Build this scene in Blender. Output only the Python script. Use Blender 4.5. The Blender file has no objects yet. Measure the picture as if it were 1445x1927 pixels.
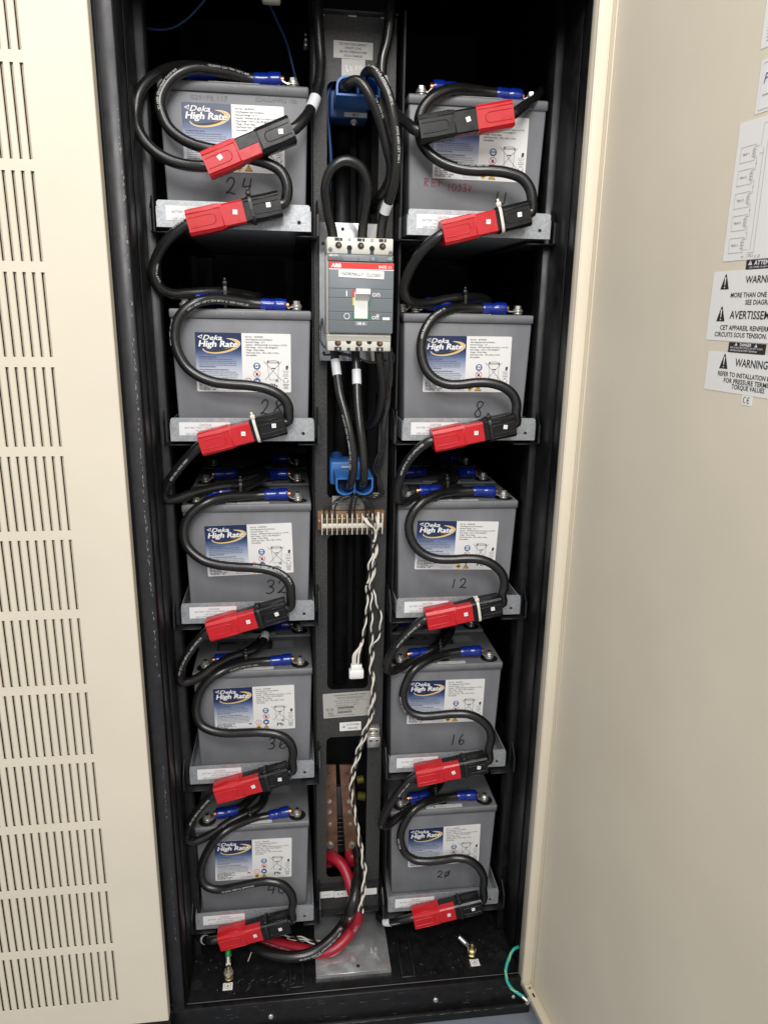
import bpy, bmesh, math, random
from mathutils import Matrix, Vector
random.seed(7)
PI = math.pi
scene = bpy.context.scene
COL = scene.collection

# ------------------------------------------------------------------ camera
W, H = 1445.0, 1927.0
CAMP = Vector((0.20668, -1.31068, 1.27428))
PITCH, YAW, ROLL, FPX = -0.26666, 0.12965, 0.0206, 1387.84
cp, sp, cy, sy = math.cos(PITCH), math.sin(PITCH), math.cos(YAW), math.sin(YAW)
FW = Vector((sy * cp, cy * cp, sp)); r0 = Vector((cy, -sy, 0)); u0 = r0.cross(FW)
RT = math.cos(ROLL) * r0 + math.sin(ROLL) * u0
UP = -math.sin(ROLL) * r0 + math.cos(ROLL) * u0
cam = bpy.data.cameras.new('camera'); cam.sensor_fit = 'VERTICAL'; cam.sensor_height = 36.0
cam.lens = FPX / H * 36.0; cam.clip_start = 0.02; cam.clip_end = 60
camo = bpy.data.objects.new('camera', cam); COL.objects.link(camo)
camo.matrix_world = Matrix(((RT.x, UP.x, -FW.x, CAMP.x), (RT.y, UP.y, -FW.y, CAMP.y), (RT.z, UP.z, -FW.z, CAMP.z), (0, 0, 0, 1)))
scene.camera = camo

def ray(px, py): return FW + RT * ((px - W / 2) / FPX) - UP * ((py - H / 2) / FPX)
def at(px, py, y):      # measured photo point -> point of the place at depth y
    d = ray(px, py); return CAMP + d * ((y - CAMP.y) / d.y)
def atz(px, py, z):
    d = ray(px, py); return CAMP + d * ((z - CAMP.z) / d.z)

# ------------------------------------------------------------------ materials
MATS = {}
def mat(name, col, rough=0.5, metal=0.0, bump=None, var=None, coat=0.0, spec=0.5, scale_xyz=None, rvar=None):
    m = bpy.data.materials.new(name); m.use_nodes = True
    nt = m.node_tree; b = nt.nodes['Principled BSDF']
    b.inputs['Base Color'].default_value = (*col, 1); b.inputs['Roughness'].default_value = rough
    b.inputs['Metallic'].default_value = metal; b.inputs['Coat Weight'].default_value = coat
    b.inputs['Specular IOR Level'].default_value = spec
    tc = nt.nodes.new('ShaderNodeTexCoord'); out = tc.outputs['Object']
    if scale_xyz:
        mp = nt.nodes.new('ShaderNodeMapping'); mp.inputs['Scale'].default_value = scale_xyz
        nt.links.new(out, mp.inputs['Vector']); out = mp.outputs['Vector']
    if var:
        sc, amt = var[0], var[1]
        if len(var) > 2:
            n = nt.nodes.new('ShaderNodeTexVoronoi'); n.inputs['Scale'].default_value = sc; fac = n.outputs['Color']
            sep = nt.nodes.new('ShaderNodeSeparateColor'); nt.links.new(fac, sep.inputs[0]); fac = sep.outputs[0]
        else:
            n = nt.nodes.new('ShaderNodeTexNoise'); n.inputs['Scale'].default_value = sc; n.inputs['Detail'].default_value = 5; fac = n.outputs['Fac']
        nt.links.new(out, n.inputs['Vector'])
        r = nt.nodes.new('ShaderNodeValToRGB')
        r.color_ramp.elements[0].position = 0.3; r.color_ramp.elements[1].position = 0.7
        r.color_ramp.elements[0].color = (*[c * (1 - amt) for c in col], 1)
        r.color_ramp.elements[1].color = (*[min(1, c * (1 + amt)) for c in col], 1)
        nt.links.new(fac, r.inputs['Fac']); nt.links.new(r.outputs['Color'], b.inputs['Base Color'])
    if rvar:
        n = nt.nodes.new('ShaderNodeTexNoise'); n.inputs['Scale'].default_value = rvar[0]; n.inputs['Detail'].default_value = 4
        nt.links.new(out, n.inputs['Vector'])
        mr = nt.nodes.new('ShaderNodeMapRange'); mr.inputs['From Min'].default_value = .3; mr.inputs['From Max'].default_value = .7
        mr.inputs['To Min'].default_value = rough - rvar[1]; mr.inputs['To Max'].default_value = rough + rvar[1]
        nt.links.new(n.outputs['Fac'], mr.inputs['Value']); nt.links.new(mr.outputs['Result'], b.inputs['Roughness'])
    if bump:
        n = nt.nodes.new('ShaderNodeTexNoise'); n.inputs['Scale'].default_value = bump[0]; n.inputs['Detail'].default_value = 3
        nt.links.new(out, n.inputs['Vector'])
        bp = nt.nodes.new('ShaderNodeBump'); bp.inputs['Strength'].default_value = bump[1]; bp.inputs['Distance'].default_value = bump[2] if len(bump) > 2 else .0005
        nt.links.new(n.outputs['Fac'], bp.inputs['Height']); nt.links.new(bp.outputs['Normal'], b.inputs['Normal'])
    MATS[name] = m
    return m

mat('beige_paint', (.675, .61, .49), .5, bump=(900, .12), var=(5, .035), rvar=(14, .06))
mat('black_paint', (.0075, .0075, .008), .42, bump=(700, .2), var=(60, .35), rvar=(30, .1), spec=.35)
mat('grey_black_paint', (.020, .020, .022), .42, bump=(500, .3), var=(70, .25), rvar=(25, .1))
mat('textured_black', (.038, .037, .036), .5, bump=(420, .9, .0008), var=(200, .3))
mat('dark_inside', (.0045, .0045, .005), .6, bump=(500, .2))
mat('battery_grey', (.195, .198, .211), .5, bump=(1500, .1), var=(16, .15), rvar=(9, .1), scale_xyz=(1, 1, .45))
mat('battery_lid_grey', (.195, .198, .209), .5, bump=(1500, .15), var=(22, .10), rvar=(20, .1))
mat('galvanised', (.40, .415, .43), .44, 0.5, var=(330, .10, 1), bump=(300, .08), rvar=(40, .08))
mat('sheet_metal', (.56, .57, .58), .20, 0.72, var=(25, .15), bump=(200, .06), rvar=(25, .12))
mat('steel', (.56, .54, .50), .30, .75, rvar=(200, .1))
mat('zinc_yellow', (.52, .42, .22), .32, 1.0, var=(120, .3))
mat('copper', (.27, .15, .095), .45, .6, var=(30, .35), rvar=(40, .1))
mat('copper_strand', (.70, .28, .12), .35, 1.0)
mat('brass', (.36, .27, .11), .35, 1.0)
mat('cable_black', (.0095, .0092, .009), .27, rvar=(40, .05), spec=.6)
mat('wire_black', (.014, .014, .014), .26, spec=.7)
mat('cable_red', (.31, .009, .022), .36, bump=(300, .1), rvar=(50, .06))
mat('wire_white', (.72, .68, .60), .4)
mat('wire_blue', (.015, .05, .16), .45)
mat('connector_red', (.50, .010, .016), .34, bump=(900, .06), var=(40, .06), rvar=(60, .08))
mat('connector_black', (.0055, .0055, .006), .30, bump=(900, .06), rvar=(60, .08), spec=.38)
mat('connector_blue', (.025, .13, .40), .42, bump=(900, .08), var=(60, .08))
mat('connector_blue_dark', (.008, .04, .15), .5)
mat('sleeve_blue', (.003, .020, .24), .2, bump=(160, .15, .001), spec=.7)
mat('tie_white', (.66, .63, .55), .4)
mat('tie_black', (.010, .010, .010), .38)
mat('label_white', (.78, .77, .75), .32, rvar=(30, .06))
mat('label_paper', (.76, .76, .76), .45)
mat('label_grey', (.42, .40, .37), .4)
mat('tape_white', (.62, .63, .65), .45)
mat('ink_black', (.02, .02, .022), .5)
mat('ink_grey', (.22, .22, .23), .5)
mat('ink_pale', (.40, .40, .41), .5)
mat('ink_white', (.82, .82, .82), .45)
mat('ink_red', (.55, .03, .03), .5)
mat('ink_marker_red', (.24, .035, .06), .5)
mat('ink_blue', (.02, .10, .28), .5)
mat('ink_purple', (.10, .08, .30), .5)
mat('ink_gold', (.72, .47, .16), .45)
mat('ink_amber', (.75, .40, .02), .45)
mat('print_white', (.55, .55, .52), .5)
mat('dot_print', (.135, .135, .143), .6)
mat('breaker_beige', (.66, .64, .57), .42, bump=(800, .05))
mat('breaker_grey', (.15, .17, .185), .42, bump=(800, .08), rvar=(30, .06))
mat('breaker_dark', (.030, .033, .036), .45)
mat('breaker_red', (.68, .03, .02), .4)
mat('breaker_green', (.01, .16, .08), .45)
mat('toggle_white', (.74, .73, .69), .35)
mat('toggle_grey', (.40, .38, .34), .4)
mat('bakelite', (.20, .10, .035), .5, var=(60, .3))
mat('terminal_cream', (.70, .66, .56), .45)
mat('clear_plastic', (.75, .74, .70), .3)
mat('plug_white', (.80, .80, .77), .35)
mat('hole_dark', (.004, .004, .004), .7)
mat('green_wire', (.01, .22, .06), .4)
mat('teal_wire', (.01, .30, .25), .38)
mat('yellow_stripe', (.62, .60, .08), .45)
mat('yellow_sleeve', (.16, .14, .012), .5)
mat('floor_grey', (.17, .19, .225), .38, var=(6, .12), bump=(200, .08), rvar=(8, .1))
mat('sill_highlight', (.085, .085, .088), .35)
mat('scratch', (.24, .24, .24), .6)
mat('clear_film', (.30, .28, .26), .12)

# navy-to-white gradient for the battery label (object space of the label)
def grad_mat():
    m = bpy.data.materials.new('label_gradient'); m.use_nodes = True; nt = m.node_tree; b = nt.nodes['Principled BSDF']
    tc = nt.nodes.new('ShaderNodeTexCoord'); s = nt.nodes.new('ShaderNodeSeparateXYZ'); nt.links.new(tc.outputs['Object'], s.inputs[0])
    mr = nt.nodes.new('ShaderNodeMapRange'); mr.inputs['From Min'].default_value = .05; mr.inputs['From Max'].default_value = -.05
    nt.links.new(s.outputs['Z'], mr.inputs['Value'])
    r = nt.nodes.new('ShaderNodeValToRGB'); e = r.color_ramp.elements
    e[0].position = 0; e[0].color = (.012, .022, .082, 1); e[1].position = .27; e[1].color = (.016, .029, .100, 1)
    for p, c in ((.36, (.075, .115, .24)), (.46, (.24, .29, .43)), (.64, (.50, .53, .61)), (.86, (.75, .75, .76))):
        q = e.new(p); q.color = (*c, 1)
    nt.links.new(mr.outputs['Result'], r.inputs['Fac']); nt.links.new(r.outputs['Color'], b.inputs['Base Color'])
    b.inputs['Roughness'].default_value = .32
    MATS['label_gradient'] = m
grad_mat()

# ------------------------------------------------------------------ text
_TC = {}
def text_geo(s, bold=0.0, shear=0.0):
    k = (s, bold, shear)
    if k in _TC: return _TC[k]
    c = bpy.data.curves.new('t', 'FONT'); c.body = s; c.size = 1.0; c.offset = bold; c.shear = shear
    c.resolution_u = 2; c.fill_mode = 'FRONT'
    o = bpy.data.objects.new('t', c); me = o.to_mesh()
    vs = [(v.co.x, v.co.y) for v in me.vertices]; fs = [tuple(p.vertices) for p in me.polygons]
    o.to_mesh_clear(); bpy.data.objects.remove(o); bpy.data.curves.remove(c)
    x0 = min([v[0] for v in vs], default=0); x1 = max([v[0] for v in vs], default=1)
    _TC[k] = (vs, fs, x0, x1)
    return _TC[k]

# ------------------------------------------------------------------ mesh builder
I4 = Matrix.Identity(4)
def frame(o, u, v):
    u = Vector(u).normalized(); v = Vector(v); v = (v - u * v.dot(u)).normalized(); n = u.cross(v)
    return Matrix(((u.x, v.x, n.x, o[0]), (u.y, v.y, n.y, o[1]), (u.z, v.z, n.z, o[2]), (0, 0, 0, 1)))
def front(o): return frame(o, (1, 0, 0), (0, 0, 1))          # u right, v up, n towards the viewer

class MB:
    def __init__(s, T=None):
        s.V = []; s.F = []; s.M = []; s.S = []; s.mats = []; s.T = T or I4
    def mi(s, m):
        if m not in s.mats: s.mats.append(m)
        return s.mats.index(m)
    def add(s, vs, fs, m, smooth=False, T=None):
        b = len(s.V); T = s.T @ T if T is not None else s.T; k = s.mi(m)
        s.V += [T @ Vector(v) for v in vs]
        s.F += [tuple(b + i for i in f) for f in fs]; s.M += [k] * len(fs); s.S += [smooth] * len(fs)
    def box(s, a, b, m, bev=0.0, seg=2, T=None):
        a = Vector(a); b = Vector(b)
        if bev <= 0:
            vs = [(x, y, z) for x in (a.x, b.x) for y in (a.y, b.y) for z in (a.z, b.z)]
            s.add(vs, [(0, 1, 3, 2), (4, 6, 7, 5), (0, 4, 5, 1), (2, 3, 7, 6), (0, 2, 6, 4), (1, 5, 7, 3)], m, False, T); return
        bm = bmesh.new(); bmesh.ops.create_cube(bm, size=1)
        for v in bm.verts: v.co = Vector((a[i] + (v.co[i] + .5) * (b[i] - a[i]) for i in range(3)))
        bmesh.ops.bevel(bm, geom=bm.edges[:], offset=bev, segments=seg, affect='EDGES', profile=.5)
        s.bm(bm, m, True, T)
    def bm(s, bm, m, smooth=False, T=None):
        bm.verts.index_update()
        s.add([v.co.copy() for v in bm.verts], [[v.index for v in f.verts] for f in bm.faces], m, smooth, T); bm.free()
    def prism(s, poly, z0, z1, m, T=None, smooth=False):
        n = len(poly); vs = [(p[0], p[1], z0) for p in poly] + [(p[0], p[1], z1) for p in poly]
        s.add(vs, [tuple(range(n))[::-1], tuple(range(n, 2 * n))], m, False, T)
        s.add(vs, [(i, (i + 1) % n, n + (i + 1) % n, n + i) for i in range(n)], m, smooth, T)
    def face(s, pts, m, T=None): s.add([(p[0], p[1], p[2] if len(p) > 2 else 0) for p in pts], [tuple(range(len(pts)))], m, False, T)
    def rect(s, x0, y0, x1, y1, m, z=0, T=None): s.face([(x0, y0, z), (x1, y0, z), (x1, y1, z), (x0, y1, z)], m, T)
    def rrect(s, x0, y0, x1, y1, r, m, z=0, T=None):
        s.face([(p[0], p[1], z) for p in rpoly(x0, y0, x1, y1, r)], m, T)
    def disc(s, x, y, r, m, z=0, n=24, T=None, ry=None):
        ry = ry or r; s.face([(x + r * math.cos(2 * PI * i / n), y + ry * math.sin(2 * PI * i / n), z) for i in range(n)], m, T)
    def ring(s, x, y, r, w, m, z=0, n=28, T=None):
        vs = []
        for i in range(n):
            c, d = math.cos(2 * PI * i / n), math.sin(2 * PI * i / n)
            vs += [(x + r * c, y + r * d, z), (x + (r - w) * c, y + (r - w) * d, z)]
        s.add(vs, [(2 * i, 2 * ((i + 1) % n), 2 * ((i + 1) % n) + 1, 2 * i + 1) for i in range(n)], m, False, T)
    def stroke(s, pts, w, m, z=0, T=None, closed=False):
        if closed: pts = list(pts) + [pts[0]]
        n = len(pts); L = []
        for i in range(n):
            a = Vector(pts[max(0, i - 1)]); b = Vector(pts[min(n - 1, i + 1)])
            if closed and i in (0, n - 1): a = Vector(pts[n - 2]); b = Vector(pts[1])
            d = (b - a); d = d.normalized() if d.length > 0 else Vector((1, 0)); nn = Vector((-d.y, d.x)) * w / 2
            p = Vector(pts[i]); L += [(p.x + nn.x, p.y + nn.y, z), (p.x - nn.x, p.y - nn.y, z)]
        s.add(L, [(2 * i, 2 * i + 1, 2 * i + 3, 2 * i + 2) for i in range(n - 1)], m, False, T)
    def line(s, x0, y0, x1, y1, w, m, z=0, T=None): s.stroke([(x0, y0), (x1, y1)], w, m, z, T)
    def text(s, t, x, y, size, m, align='L', bold=0.0, shear=0.0, z=0, width=None, T=None):
        vs, fs, x0, x1 = text_geo(t, bold, shear)
        k = (width / (x1 - x0)) if width else size
        off = {'L': -x0, 'C': -(x0 + x1) / 2, 'R': -x1}[align]
        s.add([(x + (v[0] + off) * k, y + v[1] * size, z) for v in vs], fs, m, False, T)
    def cyl(s, a, b, r, m, n=20, r2=None, bev=0.0, smooth=True):
        a = Vector(a); b = Vector(b); d = (b - a); L = d.length; r2 = r if r2 is None else r2
        prof = [(r, 0), (r2, L)] if not bev else [(r - bev, 0), (r, bev), (r2, L - bev), (r2 - bev, L)]
        s.lathe(prof, m, a, d, n, smooth)
    def lathe(s, prof, m, o, axis, n=20, smooth=True, caps=True):
        Z = Vector(axis).normalized(); X = Z.orthogonal().normalized(); Y = Z.cross(X); o = Vector(o); vs = []
        for r, h in prof:
            for i in range(n):
                a = 2 * PI * i / n; vs.append(o + Z * h + X * (r * math.cos(a)) + Y * (r * math.sin(a)))
        fs = [(k * n + i, k * n + (i + 1) % n, (k + 1) * n + (i + 1) % n, (k + 1) * n + i) for k in range(len(prof) - 1) for i in range(n)]
        s.add(vs, fs, m, smooth)
        if caps: s.add(vs, [tuple(range(n))[::-1], tuple(range((len(prof) - 1) * n, len(prof) * n))], m, False)
    def hexbolt(s, o, axis, r, h, m):
        s.cyl(Vector(o), Vector(o) + Vector(axis).normalized() * h * .3, r * 1.35, m, 18)
        s.cyl(Vector(o) + Vector(axis).normalized() * h * .3, Vector(o) + Vector(axis).normalized() * h, r, m, 6, smooth=False)
    def tube(s, P, r, m, n=14, caps=True, rad=None):
        fr = frames(P); vs = []
        for i, (p, t, a, b) in enumerate(fr):
            rr = rad(i) if rad else r
            for k in range(n):
                q = 2 * PI * k / n; vs.append(p + a * (rr * math.cos(q)) + b * (rr * math.sin(q)))
        N = len(fr)
        s.add(vs, [(i * n + k, i * n + (k + 1) % n, (i + 1) * n + (k + 1) % n, (i + 1) * n + k) for i in range(N - 1) for k in range(n)], m, True)
        if caps: s.add(vs, [tuple(range(n))[::-1], tuple(range((N - 1) * n, N * n))], m, False)
    def build(s, name, parent=None, loc=None, rot=None, label=None):
        me = bpy.data.meshes.new(name); off = Vector((0, 0, 0))
        if parent is not None and loc is None: off = root_loc(parent)
        me.from_pydata([v - off for v in s.V], [], s.F)
        for m in s.mats: me.materials.append(MATS[m])
        me.polygons.foreach_set('material_index', s.M); me.polygons.foreach_set('use_smooth', s.S); me.update()
        o = bpy.data.objects.new(name, me); COL.objects.link(o)
        if parent is not None: o.parent = parent
        if loc is not None: o.location = loc
        if rot is not None: o.rotation_euler = rot
        if label: o['label'] = label
        return o

def root_loc(o):
    while o.parent: o = o.parent
    return o.location.copy()
def rpoly(x0, y0, x1, y1, r, n=5):
    P = []
    for cx, cy_, a0 in ((x1 - r, y0 + r, -90), (x1 - r, y1 - r, 0), (x0 + r, y1 - r, 90), (x0 + r, y0 + r, 180)):
        for i in range(n + 1):
            a = math.radians(a0 + 90 * i / n); P.append((cx + r * math.cos(a), cy_ + r * math.sin(a)))
    return P
def smooth_path(P, step=.004):
    P = [Vector(p) for p in P]
    for _ in range(1):
        Q = P[:]
        for i in range(1, len(P) - 1): Q[i] = P[i] * .90 + (P[i - 1] + P[i + 1]) * .05
        P = Q
    P = [P[0] * 2 - P[1]] + P + [P[-1] * 2 - P[-2]]; out = []
    for i in range(1, len(P) - 2):
        p0, p1, p2, p3 = P[i - 1:i + 3]
        t0 = 0; t1 = max(1e-6, (p1 - p0).length ** .5); t2 = t1 + max(1e-6, (p2 - p1).length ** .5); t3 = t2 + max(1e-6, (p3 - p2).length ** .5)
        n = max(2, int((p2 - p1).length / step))
        for k in range(n):
            t = t1 + (t2 - t1) * k / n
            a1 = p0 * ((t1 - t) / (t1 - t0)) + p1 * ((t - t0) / (t1 - t0)); a2 = p1 * ((t2 - t) / (t2 - t1)) + p2 * ((t - t1) / (t2 - t1)); a3 = p2 * ((t3 - t) / (t3 - t2)) + p3 * ((t - t2) / (t3 - t2))
            b1 = a1 * ((t2 - t) / (t2 - t0)) + a2 * ((t - t0) / (t2 - t0)); b2 = a2 * ((t3 - t) / (t3 - t1)) + a3 * ((t - t1) / (t3 - t1))
            out.append(b1 * ((t2 - t) / (t2 - t1)) + b2 * ((t - t1) / (t2 - t1)))
    out.append(P[-2]); return out
def frames(P):
    n = len(P); out = []; a = None
    for i in range(n):
        t = (P[min(n - 1, i + 1)] - P[max(0, i - 1)]).normalized()
        a = t.orthogonal().normalized() if a is None else (a - t * a.dot(t)).normalized()
        out.append((P[i], t, a, t.cross(a)))
    return out
def arclen(P):
    L = [0]
    for i in range(1, len(P)): L.append(L[-1] + (P[i] - P[i - 1]).length)
    return L
def at_len(P, L, s):
    s = max(0, min(L[-1], s)); i = 1
    while i < len(L) - 1 and L[i] < s: i += 1
    f = (s - L[i - 1]) / max(1e-9, L[i] - L[i - 1])
    return P[i - 1].lerp(P[i], f), (P[i] - P[i - 1]).normalized()
def print_on(mb, P, r, s0, txt, size, m='print_white', tilt=0.0, flip=False):
    vs, fs, x0, x1 = text_geo(txt, .01); L = arclen(P); out = []
    ref = Vector((-.05, -1, .35))
    for vx, vy in vs:
        u = (vx - x0) * size; v = (vy - .35) * size
        if flip: u = (x1 - x0) * size - u; v = -v
        p, t = at_len(P, L, s0 + u)
        n = (ref - t * ref.dot(t)).normalized(); b = n.cross(t)
        a = tilt + v / r
        out.append(p + (r + .0003) * (n * math.cos(a) + b * math.sin(a)))
    mb.add(out, fs, m, False)

# ------------------------------------------------------------------ objects
def thing(name, label, cat, loc=(0, 0, 0), group=None):
    o = bpy.data.objects.new(name, None); COL.objects.link(o); o.empty_display_size = .02
    o.location = loc; o['label'] = label; o['category'] = cat
    if group: o['group'] = group
    return o
def tag(o, label, cat, group=None):
    o['label'] = label; o['category'] = cat
    if group: o['group'] = group
    return o
def dup(root, loc, label, group=None):
    r = root.copy(); COL.objects.link(r); r.location = loc; r['label'] = label
    if group: r['group'] = group
    for ch in list(root.children):
        c = ch.copy(); COL.objects.link(c); c.parent = r
        for g in ch.children:
            d = g.copy(); COL.objects.link(d); d.parent = c
    return r

TILT = Matrix.Translation((0, 0, .75)) @ Matrix.Rotation(-.0057, 4, 'Y') @ Matrix.Translation((0, 0, -.75))
XM = .3256                                        # cabinet's centre line
ZF, ZB, ZT = -.088, -.172, 1.925                  # floor pan, room floor, cabinet top

# ================================================================== SETTING
fl = MB(); fl.rect(-4, -4, 5, 4, 'floor_grey', ZB); f = fl.build('floor'); f['kind'] = 'structure'

# ================================================================== CABINET
cab = thing('battery_cabinet', 'tall black metal battery cabinet standing open with its beige door swung out', 'cabinet', (XM, 0, ZB))
def both(mb, x0, x1, y0, y1, z0, z1, m, bev=0.0):
    mb.box((x0, y0, z0), (x1, y1, z1), m, bev)
    mb.box((2 * XM - x1, y0, z0), (2 * XM - x0, y1, z1), m, bev)
for side in (0, 1):
    mb = MB(TILT)
    def X(a, b): return (a, b) if side == 0 else (2 * XM - b, 2 * XM - a)
    for a, b, y0, y1, m in ((-.0455, -.0225, -.112, -.062, 'grey_black_paint'), (-.0215, -.0195, -.104, -.050, 'black_paint'),
                            (-.0600, -.0485, -.100, -.060, 'black_paint'), (-.0340, -.0325, -.030, .030, 'grey_black_paint'),
                            (-.0190, -.0178, -.060, .020, 'black_paint')):
        if a < -.05: continue
        xa, xb = X(a, b); mb.box((xa, y0, ZF), (xb, y1, ZT), m, .0012, 1)
    xa, xb = X(-.030, -.0045); mb.box((xa, .020, ZF), (xb, .060, ZT), 'grey_black_paint' if side == 0 else 'black_paint', .0012, 1)  # right post takes a darker copy of the paint, its shade put into colour
    xa, xb = X(-.075, -.0475); mb.box((xa, -.095, ZB + .001), (xb, .75, ZT), 'dark_inside')
    xa, xb = X(-.047, -.0312); mb.box((xa, -.060, ZF), (xb, .75, ZT), 'black_paint')
    if side == 0:   # paint scuffs along the left post
        rr = random.Random(3)
        Tp = front((0, -.1125, 0))
        for k in range(150):
            z = rr.uniform(.65, 1.55); x = -.0268 + rr.gauss(0, .0009) + .0018 * math.sin(z * 5)
            mb.rrect(x, z, x + rr.uniform(.0004, .0013), z + rr.uniform(.0006, .006), .0002, 'scratch', 0, Tp)
        for k in range(60):
            z = rr.choice((rr.uniform(.08, .24), rr.uniform(.36, .48))); x = -.030 + rr.gauss(0, .0006)
            mb.rrect(x, z, x + .0006, z + rr.uniform(.0006, .004), .0002, 'scratch', 0, Tp)
    mb.build('frame_post', cab)
mb = MB(); mb.box((-.06, .70, ZB), (.71, .712, ZT), 'dark_inside')
for k in range(3): mb.box((.0 + .2 * k, .672, ZF), (.02 + .2 * k, .699, ZT - .01), 'black_paint')
for z in (1.22, .87, .52): mb.box((-.03, .650, z), (.69, .671, z + .05), 'black_paint', .002, 1)
mb.build('back_panel', cab)
mb = MB(); mb.box((-.075, -.112, ZT), (.73, .712, ZT + .02), 'black_paint')
mb.box((-.044, -.111, 1.748), (.695, -.075, ZT - .0003), 'black_paint'); mb.build('top_panel', cab)  # front header out of view, hung low to block lamp light above the panel
mb = MB()   # floor pan with folded channels
mb.box((-.046, -.1, ZF - .004), (.70, .70, ZF), 'black_paint')
for x in (.205, .440):
    mb.box((x - .015, -.080, ZF), (x - .011, .2, ZF + .007), 'black_paint', .001, 1)
    mb.box((x + .011, -.080, ZF), (x + .015, .2, ZF + .007), 'black_paint', .001, 1)
    mb.box((x - .015, -.084, ZF), (x + .015, -.0805, ZF + .004), 'grey_black_paint', .001, 1)
for p in ((945, 1798), (370, 1854)):
    q = atz(*p, ZF); mb.disc(q.x, q.y, .0125, 'hole_dark', ZF + .0004)
rr = random.Random(5)
for k in range(170):
    x, y = rr.uniform(-.02, .66), rr.uniform(-.085, .03); r_ = rr.choice((.0003, .0004, .0005, .0009))
    mb.disc(x, y, r_, 'scratch', ZF + .0003, 6)
for k in range(16):
    x, y = rr.uniform(.08, .2), rr.uniform(-.08, -.05); mb.line(x, y, x + rr.uniform(.002, .008), y + rr.uniform(.001, .007), .0004, 'scratch', ZF + .0003)
mb.build('floor_pan', cab)
mb = MB()   # front sill
mb.box((-.046, -.113, ZB + .022), (.698, -.1005, ZF + .004), 'black_paint', .0012, 1)
mb.box((-.046, -.120, ZB + .0005), (.698, -.1015, ZB + .0215), 'black_paint', .0015, 1)
mb.box((-.046, -.1010, ZF + .0042), (.698, -.0990, ZF + .0056), 'sill_highlight', .0005, 1)  # pale strip along the sill lip, a highlight put into the colour
for p in ((510, 1911), (819, 1880)):
    q = at(*p, -.113); mb.cyl((q.x, -.1125, q.z), (q.x, -.1175, q.z), .0055, 'steel', 16, bev=.0015)
q = at(965, 1874, -.113); mb.cyl((q.x, -.1125, q.z), (q.x, -.117, q.z), .004, 'steel', 14, bev=.001)
rr = random.Random(8)
Tp = front((0, -.1133, 0))
for k in range(46):
    x, z = rr.uniform(.0, .66), rr.uniform(-.146, -.09); mb.line(x, z, x + rr.uniform(.001, .016), z + rr.uniform(-.001, .001), .0003, 'scratch', 0, Tp)
Tp = front((0, -.1203, 0))
for k in range(26):
    x = rr.uniform(.2, .66); mb.line(x, -.1502 + rr.uniform(-.003, .0), x + rr.uniform(.002, .02), -.1505, .0005, 'scratch', 0, Tp)
mb.build('front_sill', cab)

# --- perforated centre panel (y = .06) with four windows
YP = .06
mb = MB()
xl, xr = .2520, .3905
def pbox(x0, x1, z0, z1, m='textured_black'): mb.box((x0, YP, z0), (x1, YP + .002, z1), m)
wins = [(.2750, .3634, 1.205, 1.640), (.2750, .3720, .925, 1.190), (.2753, .3599, .518, .852), (.2733, .3603, .054, .4075)]
zs = [1.737]
for (a, b, z0, z1) in wins:
    pbox(xl, xr, z1, zs[-1]); pbox(xl, a, z0, z1); pbox(b, xr, z0, z1); zs.append(z0)
pbox(xl, xr, -.030, zs[-1])
R_ = .012
for (a, b, z0, z1) in wins:
    for (cx, cz, sx, sz) in ((a, z0, 1, 1), (b, z0, -1, 1), (a, z1, 1, -1), (b, z1, -1, -1)):
        P = [(cx, cz)] + [(cx + sx * (R_ - R_ * math.cos(t)), cz + sz * (R_ - R_ * math.sin(t))) for t in [PI / 2 * k / 6 for k in range(7)]]
        if sx * sz < 0: P = P[::-1]
        mb.prism(P, -.002, 0, 'textured_black', front((0, YP, 0)))
# flanges and top lip
mb.box((xl, YP - .014, 1.7372), (xr, YP + .002, 1.740), 'textured_black')
mb.box((xl, YP - .0135, -.0335), (xr, YP + .002, -.0305), 'grey_black_paint')
mb.box((xl, YP - .013, .0385), (xr, YP, .0405), 'grey_black_paint')
for x, z in ((.262, .032), (.386, .030), (.262, -.002), (.384, -.004), (.2615, .386)):
    mb.cyl((x, YP - .0004, z), (x, YP - .0014, z), .0022, 'hole_dark', 12)
for p in ((602, 29), (663, 31), (724, 35)):
    q = at(*p, YP); mb.box((q.x - .007, YP - .0018, q.z - .001), (q.x + .007, YP - .0001, q.z + .002), 'ink_pale', .0006, 1)
mb.build('centre_panel', cab)
mb = MB()   # partitions between the centre bay and the tray bays
mb.box((.3985, .020, -.03), (.4015, .60, 1.10), 'black_paint', .001, 1); mb.box((.3985, .030, 1.1003), (.4015, .60, 1.74), 'dark_inside')  # upper part of this partition coloured darker to stand in for shade
mb.box((.2475, .040, -.03), (.2505, .60, 1.74), 'black_paint', .001, 1)
mb.box((.252, .30, -.03), (.398, .304, 1.9), 'dark_inside')
mb.box((.300, .240, .43), (.330, .262, 1.75), 'black_paint', .002, 1)
mb.box((.345, .262, .43), (.372, .281, 1.75), 'black_paint', .002, 1)
mb.build('partition', cab)
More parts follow.
